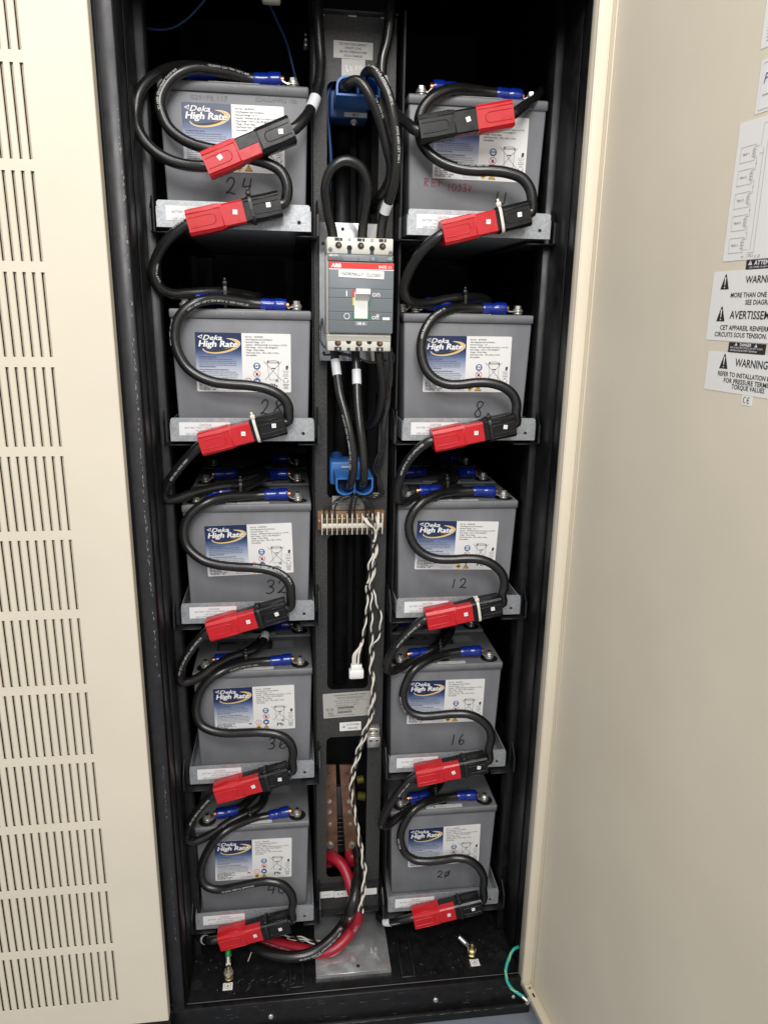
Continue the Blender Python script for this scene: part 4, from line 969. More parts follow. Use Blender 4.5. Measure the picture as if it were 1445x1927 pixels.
raw = [(782, 245, YR), (765, 231, YR + .02), (752, 222, .0), (739, 205, .024), (727, 175, .036), (718, 144, .038), (719, 111, .038), (728, 78, .038), (733, 40, .036), (735, -25, .036)]
root, P, L = cable('supply_cable', 'white banded black cable behind the centre cables to the battery marked REF', [PA + (PB - PA).normalized() * .004] + raw, tapes=((.122, .140, 'tape_white'),))
place_housing(root, 'connector_black', PA, PB - PA, stick=.088, t='1')
raw = [(966, 214, YR), (985, 201, -.01), (1003, 189, .03), (1014, 178, .07), (1018, 172, .12), (1012, 176, .18)]
root, P, L = cable('supply_cable', 'short black cable with red connector bending back over the right of the battery marked REF', [PB + (PA - PB).normalized() * .004] + raw)
place_housing(root, 'connector_red', PB, PA - PB, flip=True, stick=0)

# ---- jumpers between rear batteries
for (c, i) in ((0, 1), (0, 2), (0, 3), (0, 4), (1, 1), (1, 2), (1, 3), (1, 4), (0, 0), (1, 0)):
    bx, by = BATX[c][i]; zT = HT * (4 - i) + LIDZ
    for row in range(0, REAR.get((c, i), 0) + (1 if (c, i) in REAR else 1)):
        if row > 1: continue
        y0 = by + .164 * row + .0215
        a = Vector((bx - .0945, y0, zT + .0072)); zc = zT + .0165
        pts = [Vector((bx - .076, y0 + .001, zc)), Vector((bx - .055, y0 + .003, zc)), Vector((bx - .030, y0 + .010, zc + .001)), Vector((bx, y0 + .05, zc + .002)), Vector((bx + .020, y0 + .10, zc + .002)), Vector((bx + .045, y0 + .150, zc)), Vector((bx + .060, y0 + .162, zc))]
        hasnext = row < REAR.get((c, i), 0)
        if hasnext: pts[-2:] = [Vector((bx + .032, y0 + .150, zc)), Vector((bx + .053, y0 + .1625, zc)), Vector((bx + .076, y0 + .164, zc))]
        ww = 'first row' if row == 0 else 'second row'
        root, P, L = cable('jumper_cable', 'short black jumper with blue sleeves from the %s left terminal behind number %s' % (ww, NUM[c][i]) if row else 'short black jumper with blue sleeve on the left terminal of battery number %s' % NUM[c][i], pts, group='jumper cables between batteries')
        lug_end(root, P, a)
        if hasnext: lug_end(root, P[::-1], Vector((bx + .0945, y0 + .164, zT + .0072)))

# ---- cable ties
def tie(label, center, axis, a, b, m, tail=True, group='cable ties'):
    """flat strap around an oval section a x b, perpendicular to axis"""
    X = Vector(axis).normalized(); U = Vector((0, -1, 0)); U = (U - X * U.dot(X)).normalized(); V = X.cross(U)
    if V.z < 0: V = -V
    pts = []; n = 28
    for k in range(n):
        t = 2 * PI * k / n; c_, s_ = math.cos(t), math.sin(t); e = .45
        pts.append(center + U * (math.copysign(abs(c_) ** e, c_) * a) + V * (math.copysign(abs(s_) ** e, s_) * b))
    root = thing('cable_tie', label, 'cable tie', center, group)
    mb = MB(); w = .0024; vs = []
    for p in pts:
        d = (p - center).normalized()
        vs += [p - X * w, p + X * w, p + X * w + d * .0012, p - X * w + d * .0012]
    fs = []
    for k in range(n):
        o, q = 4 * k, 4 * ((k + 1) % n)
        for j in range(4): fs.append((o + j, o + (j + 1) % 4, q + (j + 1) % 4, q + j))
    mb.add(vs, fs, m); mb.build('strap', root)
    hp = center + V * (b + .003) + U * a * .7
    mb = MB(frame(hp, X, V)); mb.box((-.004, -.0035, -.003), (.004, .0035, .003), m, .0008, 1)
    if tail: mb.box((-.002, .003, -.001), (.002, .0085, .0005), m, .0004, 1)
    mb.build('tie_head', root)
TIES = (('tie_black', 'tie_white', 'tie_black', 'tie_black', 'tie_black'), ('tie_white', 'tie_black', 'tie_white', 'tie_black', 'tie_black'))
TFR = ((.046, .050, .050, .044, .046), (.050, .046, .046, .046, .046))
for c in (0, 1):
    for i in range(5):
        PA, PB, yc = PAIR[(c, i)]; d = (PA - PB).normalized(); col = 'white' if TIES[c][i] == 'tie_white' else 'black'
        tie('%s cable tie around the connector in front of the tray of number %s' % (col, NUM[c][i]), PB + d * TFR[c][i], d, CD / 2 + .0022, CH / 2 + .0022, TIES[c][i])
BT = (((424, 556, 1), (453, 920, 2), (463, 1240, 3), (471, 1537, 4)), ((872, 571, 1), (839, 916, 2), (826, 1222, 3), (817, 1492, 4)))
for c in (0, 1):
    for px, py, i in BT[c]:
        by = BATX[c][i][1]; p = at(px, py + 2, by + .022)
        tie('black cable tie bundling two cables on top of the battery numbered %s' % NUM[c][i], p, Vector((1, .1, 0)), .0100, .0190 if i == 1 else .0165, 'tie_black')

# ================================================================== CENTRE BAY
# ---- mounting plate and breaker
br = thing('circuit_breaker', 'three pole circuit breaker with grey face, red band and white toggle set to on', 'circuit breaker', (.3255, -.01, 1.209))
YB = -.050
kx, kz = .1087 / 800.0, .1787 / 1360.0     # measured: zoom pixels to metres on the face plane
def bx_(v): return .2703 + (v - 230) * kx
def bz_(v): return 1.3868 - (v - 303) * kz
mb = MB(); BXL, BXR = bx_(226), bx_(1016)
mb.box((BXL, YB, bz_(497)), (BXR, .052, bz_(303)), 'breaker_beige', .0012, 1)
mb.box((BXL, YB + .004, bz_(1455)), (BXR, .052, bz_(497) - .0003), 'breaker_beige', .0008, 1)
mb.box((BXL + .0008, YB, bz_(1666)), (BXR - .0008, .052, bz_(1455) - .0003), 'breaker_beige', .0012, 1)
mb.box((BXL + .001, YB - .0008, bz_(1540)), (BXR - .001, YB + .002, bz_(1480)), 'toggle_grey')
Tf = front((0, YB - .0004, 0))
for x, t in ((362, '1'), (628, '2'), (888, '3')):
    mb.disc(bx_(x), bz_(398), .0054, 'hole_dark', .0001, 24, Tf); mb.disc(bx_(x) + .0008, bz_(398) + .001, .0022, 'bakelite', .0003, 18, Tf); mb.ring(bx_(x), bz_(398), .0058, .0007, 'toggle_grey', .0002, 24, Tf)
    mb.rect(bx_(x - 45), bz_(345), bx_(x + 45), bz_(310), 'ink_black', .0001, Tf); mb.text(t, bx_(x + 12), bz_(343), .0066, 'ink_white', 'C', z=.0004, T=Tf)
for x in (492, 762):
    mb.disc(bx_(x), bz_(425), .0043, 'hole_dark', .0001, 20, Tf); mb.rect(bx_(x - 22), bz_(497), bx_(x + 22), bz_(430), 'breaker_dark', .00005, Tf); mb.rect(bx_(x - 18), bz_(345), bx_(x + 18), bz_(312), 'toggle_grey', .0001, Tf)
for x, t in ((358, '4'), (618, '5'), (876, '6')):
    mb.disc(bx_(x), bz_(1568), .0052, 'hole_dark', .0001, 24, Tf); mb.disc(bx_(x) + .001, bz_(1568) + .001, .003, 'bakelite', .0003, 18, Tf); mb.ring(bx_(x), bz_(1568), .0056, .0006, 'toggle_grey', .0002, 24, Tf)
    mb.rect(bx_(x - 44), bz_(1662), bx_(x + 44), bz_(1616), 'ink_black', .0001, Tf); mb.text(t, bx_(x + 4), bz_(1657), .0066, 'ink_white', 'C', z=.0004, T=Tf)
for x in (490, 746):
    mb.disc(bx_(x), bz_(1548), .0042, 'hole_dark', .0001, 20, Tf); mb.rect(bx_(x - 20), bz_(1666), bx_(x + 20), bz_(1625), 'breaker_dark', .0001, Tf)
for x, z in ((266, 452), (988, 472), (268, 1510), (962, 1516)):
    mb.disc(bx_(x), bz_(z), .0036, 'breaker_dark', .0001, 18, Tf); mb.ring(bx_(x), bz_(z), .0026, .0007, 'toggle_grey', .0002, 16, Tf)
mb.build('body', br)
mb = MB(); FX0, FX1 = bx_(238), bx_(1024); YG = YB - .0075
mb.box((bx_(232), YB - .0030, bz_(580)), (bx_(1018), YB + .003, bz_(500)), 'breaker_grey', .0006, 1)
Tg = front((0, YB - .0034, 0))
mb.text('ABB S3N', bx_(246), bz_(528), .0045, 'ink_white', z=.0001, bold=.02, width=.0145, T=Tg); mb.text('///', bx_(250), bz_(570), .0050, 'breaker_red', z=.0001, bold=.04, T=Tg)
for x in (366, 408, 600, 740, 815, 945): mb.line(bx_(x), bz_(578), bx_(x), bz_(508), .0002, 'ink_pale', .0001, Tg)
for k in range(5):
    mb.line(bx_(420), bz_(518 + 13 * k), bx_(590 - 12 * (k % 2)), bz_(518 + 13 * k), .0006, 'ink_pale', .0001, Tg)
    mb.line(bx_(612), bz_(518 + 13 * k), bx_(728), bz_(518 + 13 * k), .0006, 'ink_pale', .0001, Tg); mb.line(bx_(826), bz_(518 + 13 * k), bx_(935), bz_(518 + 13 * k), .0005, 'ink_pale', .0001, Tg)
mb.ring(bx_(775), bz_(545), .0022, .0005, 'ink_white', .0001, T=Tg); mb.text('CE', bx_(952), bz_(556), .0058, 'ink_white', z=.0001, T=Tg)
mb.box((FX0, YG, bz_(1440)), (FX1, YB + .0035, bz_(592)), 'breaker_grey', .0012, 2)
Tg = front((0, YG - .0002, 0))
mb.rect(bx_(246), bz_(672), bx_(1020), bz_(600), 'breaker_red', .0001, Tg); mb.rect(bx_(246), bz_(683), bx_(1020), bz_(673), 'ink_white', .0001, Tg)
mb.text('ABB', bx_(272), bz_(656), .0078, 'ink_white', z=.0003, bold=.05, width=.0165, T=Tg); mb.text('SACE', bx_(838), bz_(656), .0056, 'ink_white', z=.0003, bold=.03, width=.0130, T=Tg); mb.text('S3', bx_(952), bz_(656), .0054, 'ink_white', z=.0003, bold=.0, width=.0055, T=Tg)
for z in (905, 1014, 1182, 1288): mb.line(FX0 + .0005, bz_(z), FX1 - .0005, bz_(z), .0009, 'breaker_dark', .0001, Tg); mb.line(FX0 + .0005, bz_(z + 7), FX1 - .0005, bz_(z + 7), .0004, 'ink_pale', .0001, Tg)
mb.rect(bx_(452), bz_(996), bx_(466), bz_(932), 'ink_white', .0002, Tg); mb.text('on', bx_(768), bz_(996), .0128, 'ink_white', z=.0002, width=.0125, T=Tg)
mb.ring(bx_(462), bz_(1236), .0049, .0010, 'ink_white', .0002, T=Tg); mb.text('off', bx_(764), bz_(1270), .0118, 'ink_white', z=.0002, width=.0130, T=Tg); mb.rrect(bx_(898), bz_(1276), bx_(986), bz_(1242), .0008, 'toggle_white', .0002, Tg)
mb.rect(bx_(560), bz_(1350), bx_(712), bz_(1292), 'ink_grey', .00012, Tg); mb.text('100 A', bx_(636), bz_(1338), .0056, 'ink_white', 'C', z=.0003, bold=.03, width=.0130, T=Tg)
mb.build('face_plate', br)
mb = MB(front((0, YG - .0006, 0))); mb.prism([(bx_(360), bz_(770)), (bx_(905), bz_(786)), (bx_(906), bz_(692)), (bx_(361), bz_(676))], 0, .0004, 'label_white')
mb.T = mb.T @ Matrix.Translation((bx_(636), bz_(736), 0)) @ Matrix.Rotation(-.028, 4, 'Z'); mb.text('NORMALLY  CLOSED', 0, -.0024, .0070, 'ink_black', 'C', z=.0006, width=.0635)
mb.build('state_label', br, label='white label reading normally closed')
mb = MB()
mb.rect(bx_(530), bz_(1012), bx_(734), bz_(912), 'breaker_red', .0003, Tg); mb.rect(bx_(530), bz_(1105), bx_(552), bz_(1012), 'yellow_stripe', .0003, Tg); mb.rect(bx_(700), bz_(1112), bx_(734), bz_(1012), 'breaker_green', .0003, Tg)
mb.rect(bx_(530), bz_(1282), bx_(734), bz_(1195), 'breaker_green', .0003, Tg); mb.rect(bx_(552), bz_(1262), bx_(714), bz_(940), 'toggle_white', .0006, Tg)
mb.build('toggle_window', br)
mb = MB(); xa, xb = bx_(562), bx_(732)
Tx = frame((xa, 0, 0), (0, 1, 0), (0, 0, 1))
mb.prism([(YG - .0002, bz_(1050)), (YG - .0002, bz_(915)), (YG - .0150, bz_(906)), (YG - .0165, bz_(968)), (YG - .0120, bz_(980))], 0, xb - xa, 'toggle_white', frame((xa, 0, 0), (0, 1, 0), (0, 0, 1)))
mb.build('toggle', br)
pl = MB(); pl.box((.2606, .030, 1.186), (.3750, .0325, 1.4172), 'sheet_metal', .0004, 1)
for x, z in ((.3005, 1.407), (.267, 1.383), (.268, 1.199), (.372, 1.199)): pl.cyl((x, .0304, z), (x, .0294, z), .0030, 'hole_dark', 14)
for x in (.263, .373): pl.box((x - .002, .0326, 1.190), (x + .002, .0599, 1.415), 'sheet_metal')
tag(pl.build('mounting_plate'), 'bare zinc plated mounting plate behind the circuit breaker', 'mounting plate')

# ---- blue power connectors in the panel windows
def blue_connector(label, x0, x1, z0, z1, up, group='blue two pole power connectors'):
    root = thing('power_connector', label, 'power connector', ((x0 + x1) / 2, 0, (z0 + z1) / 2), group)
    w = (x1 - x0) / 2; h = z1 - z0; cx = (x0 + x1) / 2; yf, yb = -.034, .046
    def outline(ins):
        P = []; ww = w - ins; r = ww / 2 * .98
        P += [(-ww, (0 if up else h) + (ins if up else -ins))]
        base = ins if up else h - ins; top = (h - ins) if up else ins; sg = 1 if up else -1
        P = [(-ww, base)]
        for cxx in (-ww / 2, ww / 2):
            for k in range(11):
                a = PI - PI * k / 10
                P.append((cxx + ww / 2 * math.cos(a), top - sg * ww / 2 * .85 + sg * ww / 2 * .85 * math.sin(a)))
        P.append((ww, base)); return P
    mb = MB(); T_ = front((cx, yf, z0)); O = outline(0); Iq = outline(.0028)
    n = len(O); vs = [(p[0], p[1], 0) for p in O] + [(p[0], p[1], 0) for p in Iq] + [(p[0], p[1], yf - yb) for p in O] + [(p[0], p[1], -.045) for p in Iq]
    fs = []; fi = []
    for k in range(n):
        j = (k + 1) % n
        fs.append((k, j, n + j, n + k)); fs.append((k, 2 * n + k, 2 * n + j, j)); fi.append((n + k, n + j, 3 * n + j, 3 * n + k))
    mb.add(vs, fs, 'connector_blue', False, T_); mb.add(vs, fi, 'connector_blue', True, T_); mb.add(vs, [tuple(range(3 * n, 4 * n))], 'connector_blue_dark', False, T_)
    # middle rib between the two cable holes
    mb.box((cx - .0016, yf + .002, z0 + .003), (cx + .0016, yf + .05, z1 - .012 if up else z1 - .004), 'connector_blue')
    zz = z0 if up else z1
    for k in range(4): mb.box((cx - w * .75 + k * w * .38, yf + .014, zz - .0006), (cx - w * .75 + k * w * .38 + .006, yf + .016, zz + .0006), 'connector_blue')
    mb.build('housing', root)
    mb = MB(); o = -.006
    mb.box((cx - w + o, yb + .0005, z0 - (.014 if up else 0)), (cx + w + o - .004, yb + .055, z1 + (0 if up else .013)), 'connector_blue' if not up else 'connector_blue_dark', .004, 2)
    mb.cyl((cx - w * .55 + o, yb + .03, z1 - .004), (cx - w * .55 + o, yb + .055, z1 + .014), .012, 'connector_blue_dark', 20) if not up else None
    mb.build('mating_half', root)
    mb = MB()
    if up:
        mb.prism(rpoly(-.019, -.0035, .019, .0035, .0004, 2), 0, .0006, 'label_grey', front((cx + .003, yb - .001, z0 - .0085))); mb.text('BC1', 0, -.0024, .0060, 'ink_black', 'C', z=.001, bold=.02, T=front((cx + .003, yb - .001, z0 - .0085)))
        mb.cyl((cx, yb + .012, z0 - .012), (cx, yb - .004, z0 - .022), .0022, 'steel', 12); mb.hexbolt((cx, yb + .0, z0 - .018), (0, -.6, -.8), .0038, .006, 'steel')
    else:
        mb.cyl((cx - .004, yb + .01, z1 + .002), (cx - .004, yb + .01, z1 + .018), .0022, 'brass', 12); mb.cyl((cx - .004, yb + .01, z1 + .004), (cx - .004, yb + .01, z1 + .009), .0045, 'brass', 6)
        mb.prism(rpoly(-.012, -.002, .012, .002, .0004, 2), 0, .0006, 'label_grey', front((cx - .006, yb - .001, z1 + .0035)))
    mb.build('bolt', root)
    return root
blue_connector('blue power connector with curved top just under the do not disconnect label', .2850, .3530, 1.596, 1.6245, True)
blue_connector('light blue power connector with two cables plugged in below the circuit breaker', .2862, .3526, .9545, .9862, False)

# ---- heavy cables of the centre bay
def cb(label, raw, **kw): return cable('power_cable', label, [at(*p) for p in raw], group='centre bay power cables', **kw)
cb('black cable arching from the blue connector beside the hand taped label down to the breaker', [(643, 172, -.005), (646, 165, -.030), (657.6, 155, -.045), (673, 151.5, -.052), (687, 164, -.056), (700, 188, -.056), (710.7, 214, -.052), (721, 248, -.046), (729.5, 282.5, -.040), (736, 310, -.032), (734, 335, -.020), (724, 358, .0), (709, 375, .03), (700, 395, .07)], r=.0080, prints=((.30, '1/0 AWG UL', .6, False),))
cb('black printed cable arching from the blue connector to breaker pole 3', [(684, 150, -.005), (688, 139, -.030), (696, 132.5, -.045), (707, 136.5, -.055), (719, 154, -.060), (731, 180, -.062), (739, 214, -.062), (745, 257, -.060), (747, 295, -.057), (744, 329, -.050), (735, 368, -.038), (722, 405, -.020), (717, 435, -.008), (716, 470, -.005)], r=.0080, prints=((.12, '1/0 AWG UL APPROVED 105°C', .1, False), (.42, 'AWG 600V CRT VW-1', .3, False)), tapes=((.250, .268, 'tape_white'),))
cb('black cable loop standing up between breaker poles 1 and 2', [(630, 470, -.004), (626, 440, -.006), (615, 390, -.020), (612, 349, -.032), (624, 316, -.040), (650, 300.5, -.042), (677, 312, -.040), (691, 341, -.034), (689, 380, -.022), (683, 422.5, -.008), (680, 470, -.004)], r=.0080)
cb('black cable with white marker sleeve from breaker pole 4 to the light blue connector', [(628, 650, .0), (630.7, 676, -.010), (634, 702, -.018), (640, 743, -.034), (651, 782, -.046), (660, 821, -.054), (665.5, 860, -.058), (664.5, 891, -.056), (659, 911, -.046), (653, 918, -.018)], r=.0073, tapes=((.026, .054, 'tape_white'),), prints=((.44, '1/0 AWG 1000V UL APPROVED VW-1 600V', -.9, False),))
cb('black cable with white marker sleeve from breaker pole 5 to the light blue connector', [(668, 650, .0), (669.6, 673, -.010), (671, 705, -.020), (672.7, 759, -.038), (677.4, 805.6, -.050), (683.0, 844.6, -.056), (685, 883.5, -.058), (684, 905, -.052), (679, 916, -.022)], r=.0073, tapes=((.044, .070, 'tape_white'),))
cb('black cable curving from breaker pole 6 back behind the panel', [(712, 650, .0), (713, 673, -.004), (718, 712, .002), (718.5, 743, .010), (713, 780, .024), (702, 799, .040), (688, 803, .060), (668, 795, .10)], r=.0080)
# ---- bus bars
for (xa, xb, lab) in (((607, 632), (607, 636), 'copper bus bar on the left behind the lower panel window'), ((639, 664), (650, 677), 'copper bus bar on the right behind the lower panel window')):
    yq = .125; p = [at(xa[0], 1440, yq), at(xa[1], 1440, yq), at(xb[1], 1606, yq), at(xb[0], 1606, yq)]
    o = thing('bus_bar', lab, 'bus bar', p[3], 'copper bus bars')
    mb = MB(); q = [(v.x, v.z) for v in (p[3], p[2], p[1], p[0])]; mb.prism(q, 0, .004, 'copper', front((0, yq + .004, 0))); mb.build('bar', o)
    for f in (.10, .24, .40, .52, .66, .90):
        c_ = (p[0].lerp(p[3], f) + p[1].lerp(p[2], f)) / 2; mb = MB(); mb.hexbolt((c_.x, yq - .0001, c_.z), (0, -1, 0), .0035 if f < .85 else .0065, .004 if f < .85 else .006, 'steel' if f > .3 else 'copper'); mb.build('bolt', o)
tb = thing('terminal_block', 'black ribbed insulator block between the two copper bus bars', 'terminal block', at(640, 1560, .135))
mb = MB(); p = at(628, 1590, .137); p2 = at(652, 1480, .137)
mb.box((p.x, .135, p.z - .02), (p2.x, .150, p2.z), 'grey_black_paint', .001, 1)
for k in range(7): mb.box((p.x + .002, .128, p.z + .012 * k), (p2.x - .002, .1345, p.z + .012 * k + .007), 'black_paint', .001, 1)
mb.build('ribbed_body', tb)
o = thing('yellow_sleeve', 'yellow sleeved cable ends deep behind the lower panel window', 'cable', at(678, 1490, .19))
mb = MB(); mb.cyl(at(672, 1468, .19), at(684, 1466, .19), .009, 'yellow_sleeve', 14); mb.build('upper_end', o); mb = MB(); mb.cyl(at(672, 1497, .19), at(686, 1499, .19), .010, 'yellow_sleeve', 14); mb.build('lower_end', o)
# ---- big red and black output cables
RB = .0120
root, P, L = cable('output_cable', 'thick red cable swinging from the left bus bar down across the cabinet floor', [at(612, 1612, .10), at(618, 1612, .085), at(632, 1616, .066), at(645.6, 1630, .050), at(654, 1648, .036), at(660, 1668, .022), at(668, 1690, .006), at(674, 1708, -.006), at(673, 1730, -.012), ('z', 664, 1747, -.028), ('z', 648, 1770, -.048), ('z', 626, 1788, -.060), ('z', 606, 1793.5, -.066), ('z', 575, 1788, -.068), ('z', 535, 1778, -.070), ('z', 500, 1767, -.070), ('z', 470, 1758, -.071), ('z', 440, 1750, -.071)], r=RB, m='cable_red', prints=((.72, '1/0 AWG 1000V UL APPROVED', .2, True),), group='thick output cables')
for (px, lab) in ((618, ''),):
    mb = MB(); q = at(618, 1604, .122); mb.cyl(q, q - Vector((0, .0, .030)), .017, 'cable_red', 18, bev=.002); mb.build('end_boot', root)
q = at(664, 1604, .122); mb = MB(); mb.lathe([(.014, 0), (.019, .004), (.019, .022), (.013, .034)], 'cable_red', q + Vector((0, 0, .004)), (0, 0, -1), 18)
tag(mb.build('red_end_cap'), 'red rounded cap at the foot of the right bus bar', 'end cap')
cable('output_cable', 'thick black cable swinging from the right bus bar down across the cabinet floor', [at(672, 1600, .11), at(676, 1618, .085), at(675, 1640, .030), at(671.5, 1660, .004), at(669.5, 1677, -.014), at(666, 1694, -.028), at(660, 1714, -.034), ('z', 648, 1739, -.030), ('z', 622, 1770, -.046), ('z', 588, 1794, -.056), ('z', 552, 1801.5, -.060), ('z', 516, 1797, -.062), ('z', 488, 1787, -.064), ('z', 468, 1773, -.066), ('z', 452, 1758, -.068)], r=RB, prints=((.52, '1/0 AWG 1000V UL APPROVED VW-1 600V', .15, True),), group='thick output cables')

# ---- terminal strip
ts = thing('terminal_strip', 'brown screw terminal strip with white numbered barriers', 'terminal strip', (.3215, .05, .86))
YS = .034; a = at(597.5, 962, YS); b = at(723, 995, YS)
mb = MB(); mb.box((a.x, YS, b.z - .001), (b.x, YS + .010, a.z), 'bakelite', .0008, 1); mb.box((a.x + .002, YS + .0102, b.z + .004), (a.x + .012, .0598, a.z - .004), 'bakelite'); mb.box((b.x - .012, YS + .0102, b.z + .004), (b.x - .002, .0598, a.z - .004), 'bakelite')
mb.cyl((a.x + .0035, YS, (a.z + b.z) / 2), (a.x + .0035, YS - .002, (a.z + b.z) / 2), .0022, 'steel', 12); mb.build('base', ts)
def sx_(v): return at(570 + v / 6.425, 985, YS - .008).x
def sz_(v): return at(655, 900 + v / 6.425, YS - .008).z
mb = MB()
for k in range(13):
    x = sx_(232 + 60.5 * k); mb.box((x - .0009, YS - .012, sz_(675)), (x + .0009, YS, sz_(430)), 'terminal_cream' if k % 2 else 'clear_plastic', .0003, 1)
mb.build('barriers', ts)
mb = MB(); mb.box((sx_(236), YS - .0085, sz_(602)), (sx_(955), YS - .0002, sz_(552)), 'terminal_cream', .0004, 1)
T_ = front((0, YS - .0088, 0))
for k in range(11): mb.text(str(k + 1), sx_(262 + 60.5 * k), sz_(594), .0052, 'ink_grey', 'C', z=.0001, T=T_)
mb.build('number_rail', ts)
for k in range(12):
    mb = MB(); x = sx_(262 + 60.5 * k)
    for zc in (510, 622):
        mb.box((x - .0034, YS - .0035, sz_(zc) - .0036), (x + .0034, YS, sz_(zc) + .0036), 'brass', .0004, 1); mb.cyl((x, YS - .0036, sz_(zc)), (x, YS - .0062, sz_(zc)), .0026, 'brass', 14, bev=.0005); mb.box((x - .0022, YS - .0066, sz_(zc) - .0004), (x + .0022, YS - .0063, sz_(zc) + .0004), 'hole_dark')
    mb.build('terminal_screw', ts)

# ---- thin wires
def wire(mb, pts, r, m, n=8): P = smooth_path([spec(p) for p in pts]); mb.tube(P, r, m, n); return P
hs = thing('wire_harness', 'bundle of thin black wires running down the right side to the terminal strip', 'wire bundle', at(722, 800, .02))
for k, (d0, d1, d2, d3) in enumerate(((0, -5, 0, -6), (3, -1, 4, -1), (6, 3, -3, 4), (-2, 1, 2, 8))):
    mb = MB(); wire(mb, [(733 + d0 * .5, 655, .0), (735 + d0 * .4, 690, .01), (734 + d1, 720, .015), (729 + d2, 760, .02), (723 + d0 * .5, 790, .02), (722 + d1 * .6, 812, .02), (721 + d2, 836, .025), (712 + d3, 868, .03), (708 + d3 * .8, 885, .035), (711 + d0 * .4, 898, .04), (716 + d1, 914, .04), (719 + d2, 930, .045), (708, 930 + d0, .048), (690 - 6 * k, 930 + k, .045)], .0021, 'wire_black'); mb.build('wire', hs)
mb = MB(); wire(mb, [(722, 655, .0), (735, 660, .0), (741, 668, .005), (741, 678, .01), (735, 690, .012)], .0016, 'wire_black'); mb.build('wire', hs)
mb = MB(); wire(mb, [(610, 668, .02), (640, 666, -.004), (665, 672, -.010), (690, 680, -.010), (712, 684, -.004), (727, 678, .01)], .0017, 'wire_black'); mb.build('wire', hs)
mb = MB(); wire(mb, [(606, 600, .03), (602, 625, .02), (603, 640, .018), (612, 655, .01), (640, 664, -.006), (668, 670, -.012), (695, 683, -.012), (716, 681, -.004)], .0017, 'wire_black'); mb.build('wire', hs)
jw = thing('strip_wires', 'thin black wires arching over into the top of the terminal strip', 'wire bundle', at(640, 945, .03))
for k, (x, h) in enumerate(((610, 955), (620, 945), (630, 942), (656, 940), (660, 938), (667, 941), (690, 950), (698, 952), (703, 956))):
    mb = MB(); x2 = (700, 690, 680, 690, 684, 690, 660, 668, 672)[k]
    wire(mb, [(x, 975, YS - .004), (x + (1 if k < 6 else -1), 955 - (k % 3) * 2, YS - .016), (x + (x2 - x) * .35, h - 12, YS - .018), (x + (x2 - x) * .7, 930 + (k % 4), .02), (x2, 929 + k % 3, .045)], .0017, 'wire_black'); mb.build('wire', jw)
tw = thing('sense_wires', 'twisted black and white sense wires hanging from the terminal strip to a white plug', 'wire bundle', at(700, 1200, .015))
def twist(root, pts, r=.0018, pitch=.046, ph=0.0, rad=.0021):
    P = smooth_path([spec(p) for p in pts], .0025); fr = frames(P); L = arclen(P)
    for m, o in (('wire_white', 0), ('wire_black', PI)):
        Q = [p + (a * math.cos(2 * PI * L[k] / pitch + o + ph) + b * math.sin(2 * PI * L[k] / pitch + o + ph)) * rad for k, (p, t, a, b) in enumerate(fr)]
        mb = MB(); mb.tube(Q, r, m, 8); mb.build('white_wire' if m == 'wire_white' else 'black_wire', root)
yt = .020
twist(tw, [(705, 1016, yt), (701, 1040, yt), (695, 1062, yt), (694, 1083, yt), (691, 1100, yt), (690, 1120, yt), (691, 1143, yt), (687, 1170, yt), (685, 1190, yt), (681, 1207, yt), (677, 1222, yt)])
twist(tw, [(706, 1018, yt - .004), (705, 1042, yt), (703, 1062, yt - .006), (699, 1083, yt - .006), (697, 1103, yt - .006), (699, 1130, yt), (699, 1157, yt), (700, 1185, yt), (699, 1211, yt), (697, 1234, yt), (697, 1258, yt), (700, 1281, yt), (701, 1304, yt), (697, 1335, yt), (690, 1363, yt), (682, 1384, yt), (674, 1407, yt), (666, 1437, yt), (661, 1464, yt), (659, 1478, yt), (663, 1511, yt + .01), (670, 1548, yt + .01), (676, 1583, yt), (680, 1610, yt - .01), (684, 1635, yt - .02), (684, 1665, -.02), (679, 1692, -.03), (676, 1715, -.035)], ph=1)
twist(tw, [(708, 1022, yt + .004), (708, 1046, yt + .003), (705, 1066, yt + .002), (701, 1090, yt), (700, 1108, yt), (709, 1133, yt), (716, 1157, yt), (717, 1178, yt), (711, 1200, yt), (703, 1213, yt + .005), (701, 1234, yt + .006), (700, 1258, yt + .006), (703, 1281, yt + .005), (704, 1304, yt + .005), (701, 1335, yt + .005), (694, 1363, yt + .005), (686, 1388, yt + .005), (680, 1407, yt + .005), (671, 1437, yt + .005), (664, 1466, yt + .005), (661, 1480, yt + .006), (666, 1515, yt + .014), (672, 1550, yt + .014), (679, 1585, yt + .005), (683, 1612, yt), (688, 1640, yt - .01), (687, 1668, -.012), (683, 1694, -.025), (681, 1718, -.03)], ph=2.4)
for k, (x0, dx, yy) in enumerate(((712, 0, 965), (709, 3, 972), (694, 6, 982), (699, 2, 985), (703, -2, 980))):
    mb = MB(); wire(mb, [(x0 - (12 if k > 1 else 0), yy if k < 2 else yy - 10, YS - .012), (x0, yy + 6, YS - .020), (x0 + dx, 990, YS - .024), (705 + dx * .5, 1005, yt), (704, 1020, yt)], .0022, 'wire_white' if k != 4 else 'wire_black'); mb.build('white_wire' if k != 4 else 'black_wire', tw)
for (px, py) in ((701, 1021), (692, 1098)):
    mb = MB(); p = at(px + 2, py, yt); mb.lathe([(.0078, -.0012), (.0078, .0012)], 'tie_black', p, (0, .1, 1), 18); mb.build('tie', tw)
for dx in (-7, -3, 3, 6):
    mb = MB(); wire(mb, [(680, 1208, yt), (679 + dx * .3, 1218, yt), (672 + dx, 1232, yt), (671 + dx, 1249, yt)], .0021, 'wire_white' if dx != 6 else 'wire_black'); mb.build('white_wire' if dx != 6 else 'black_wire', tw)
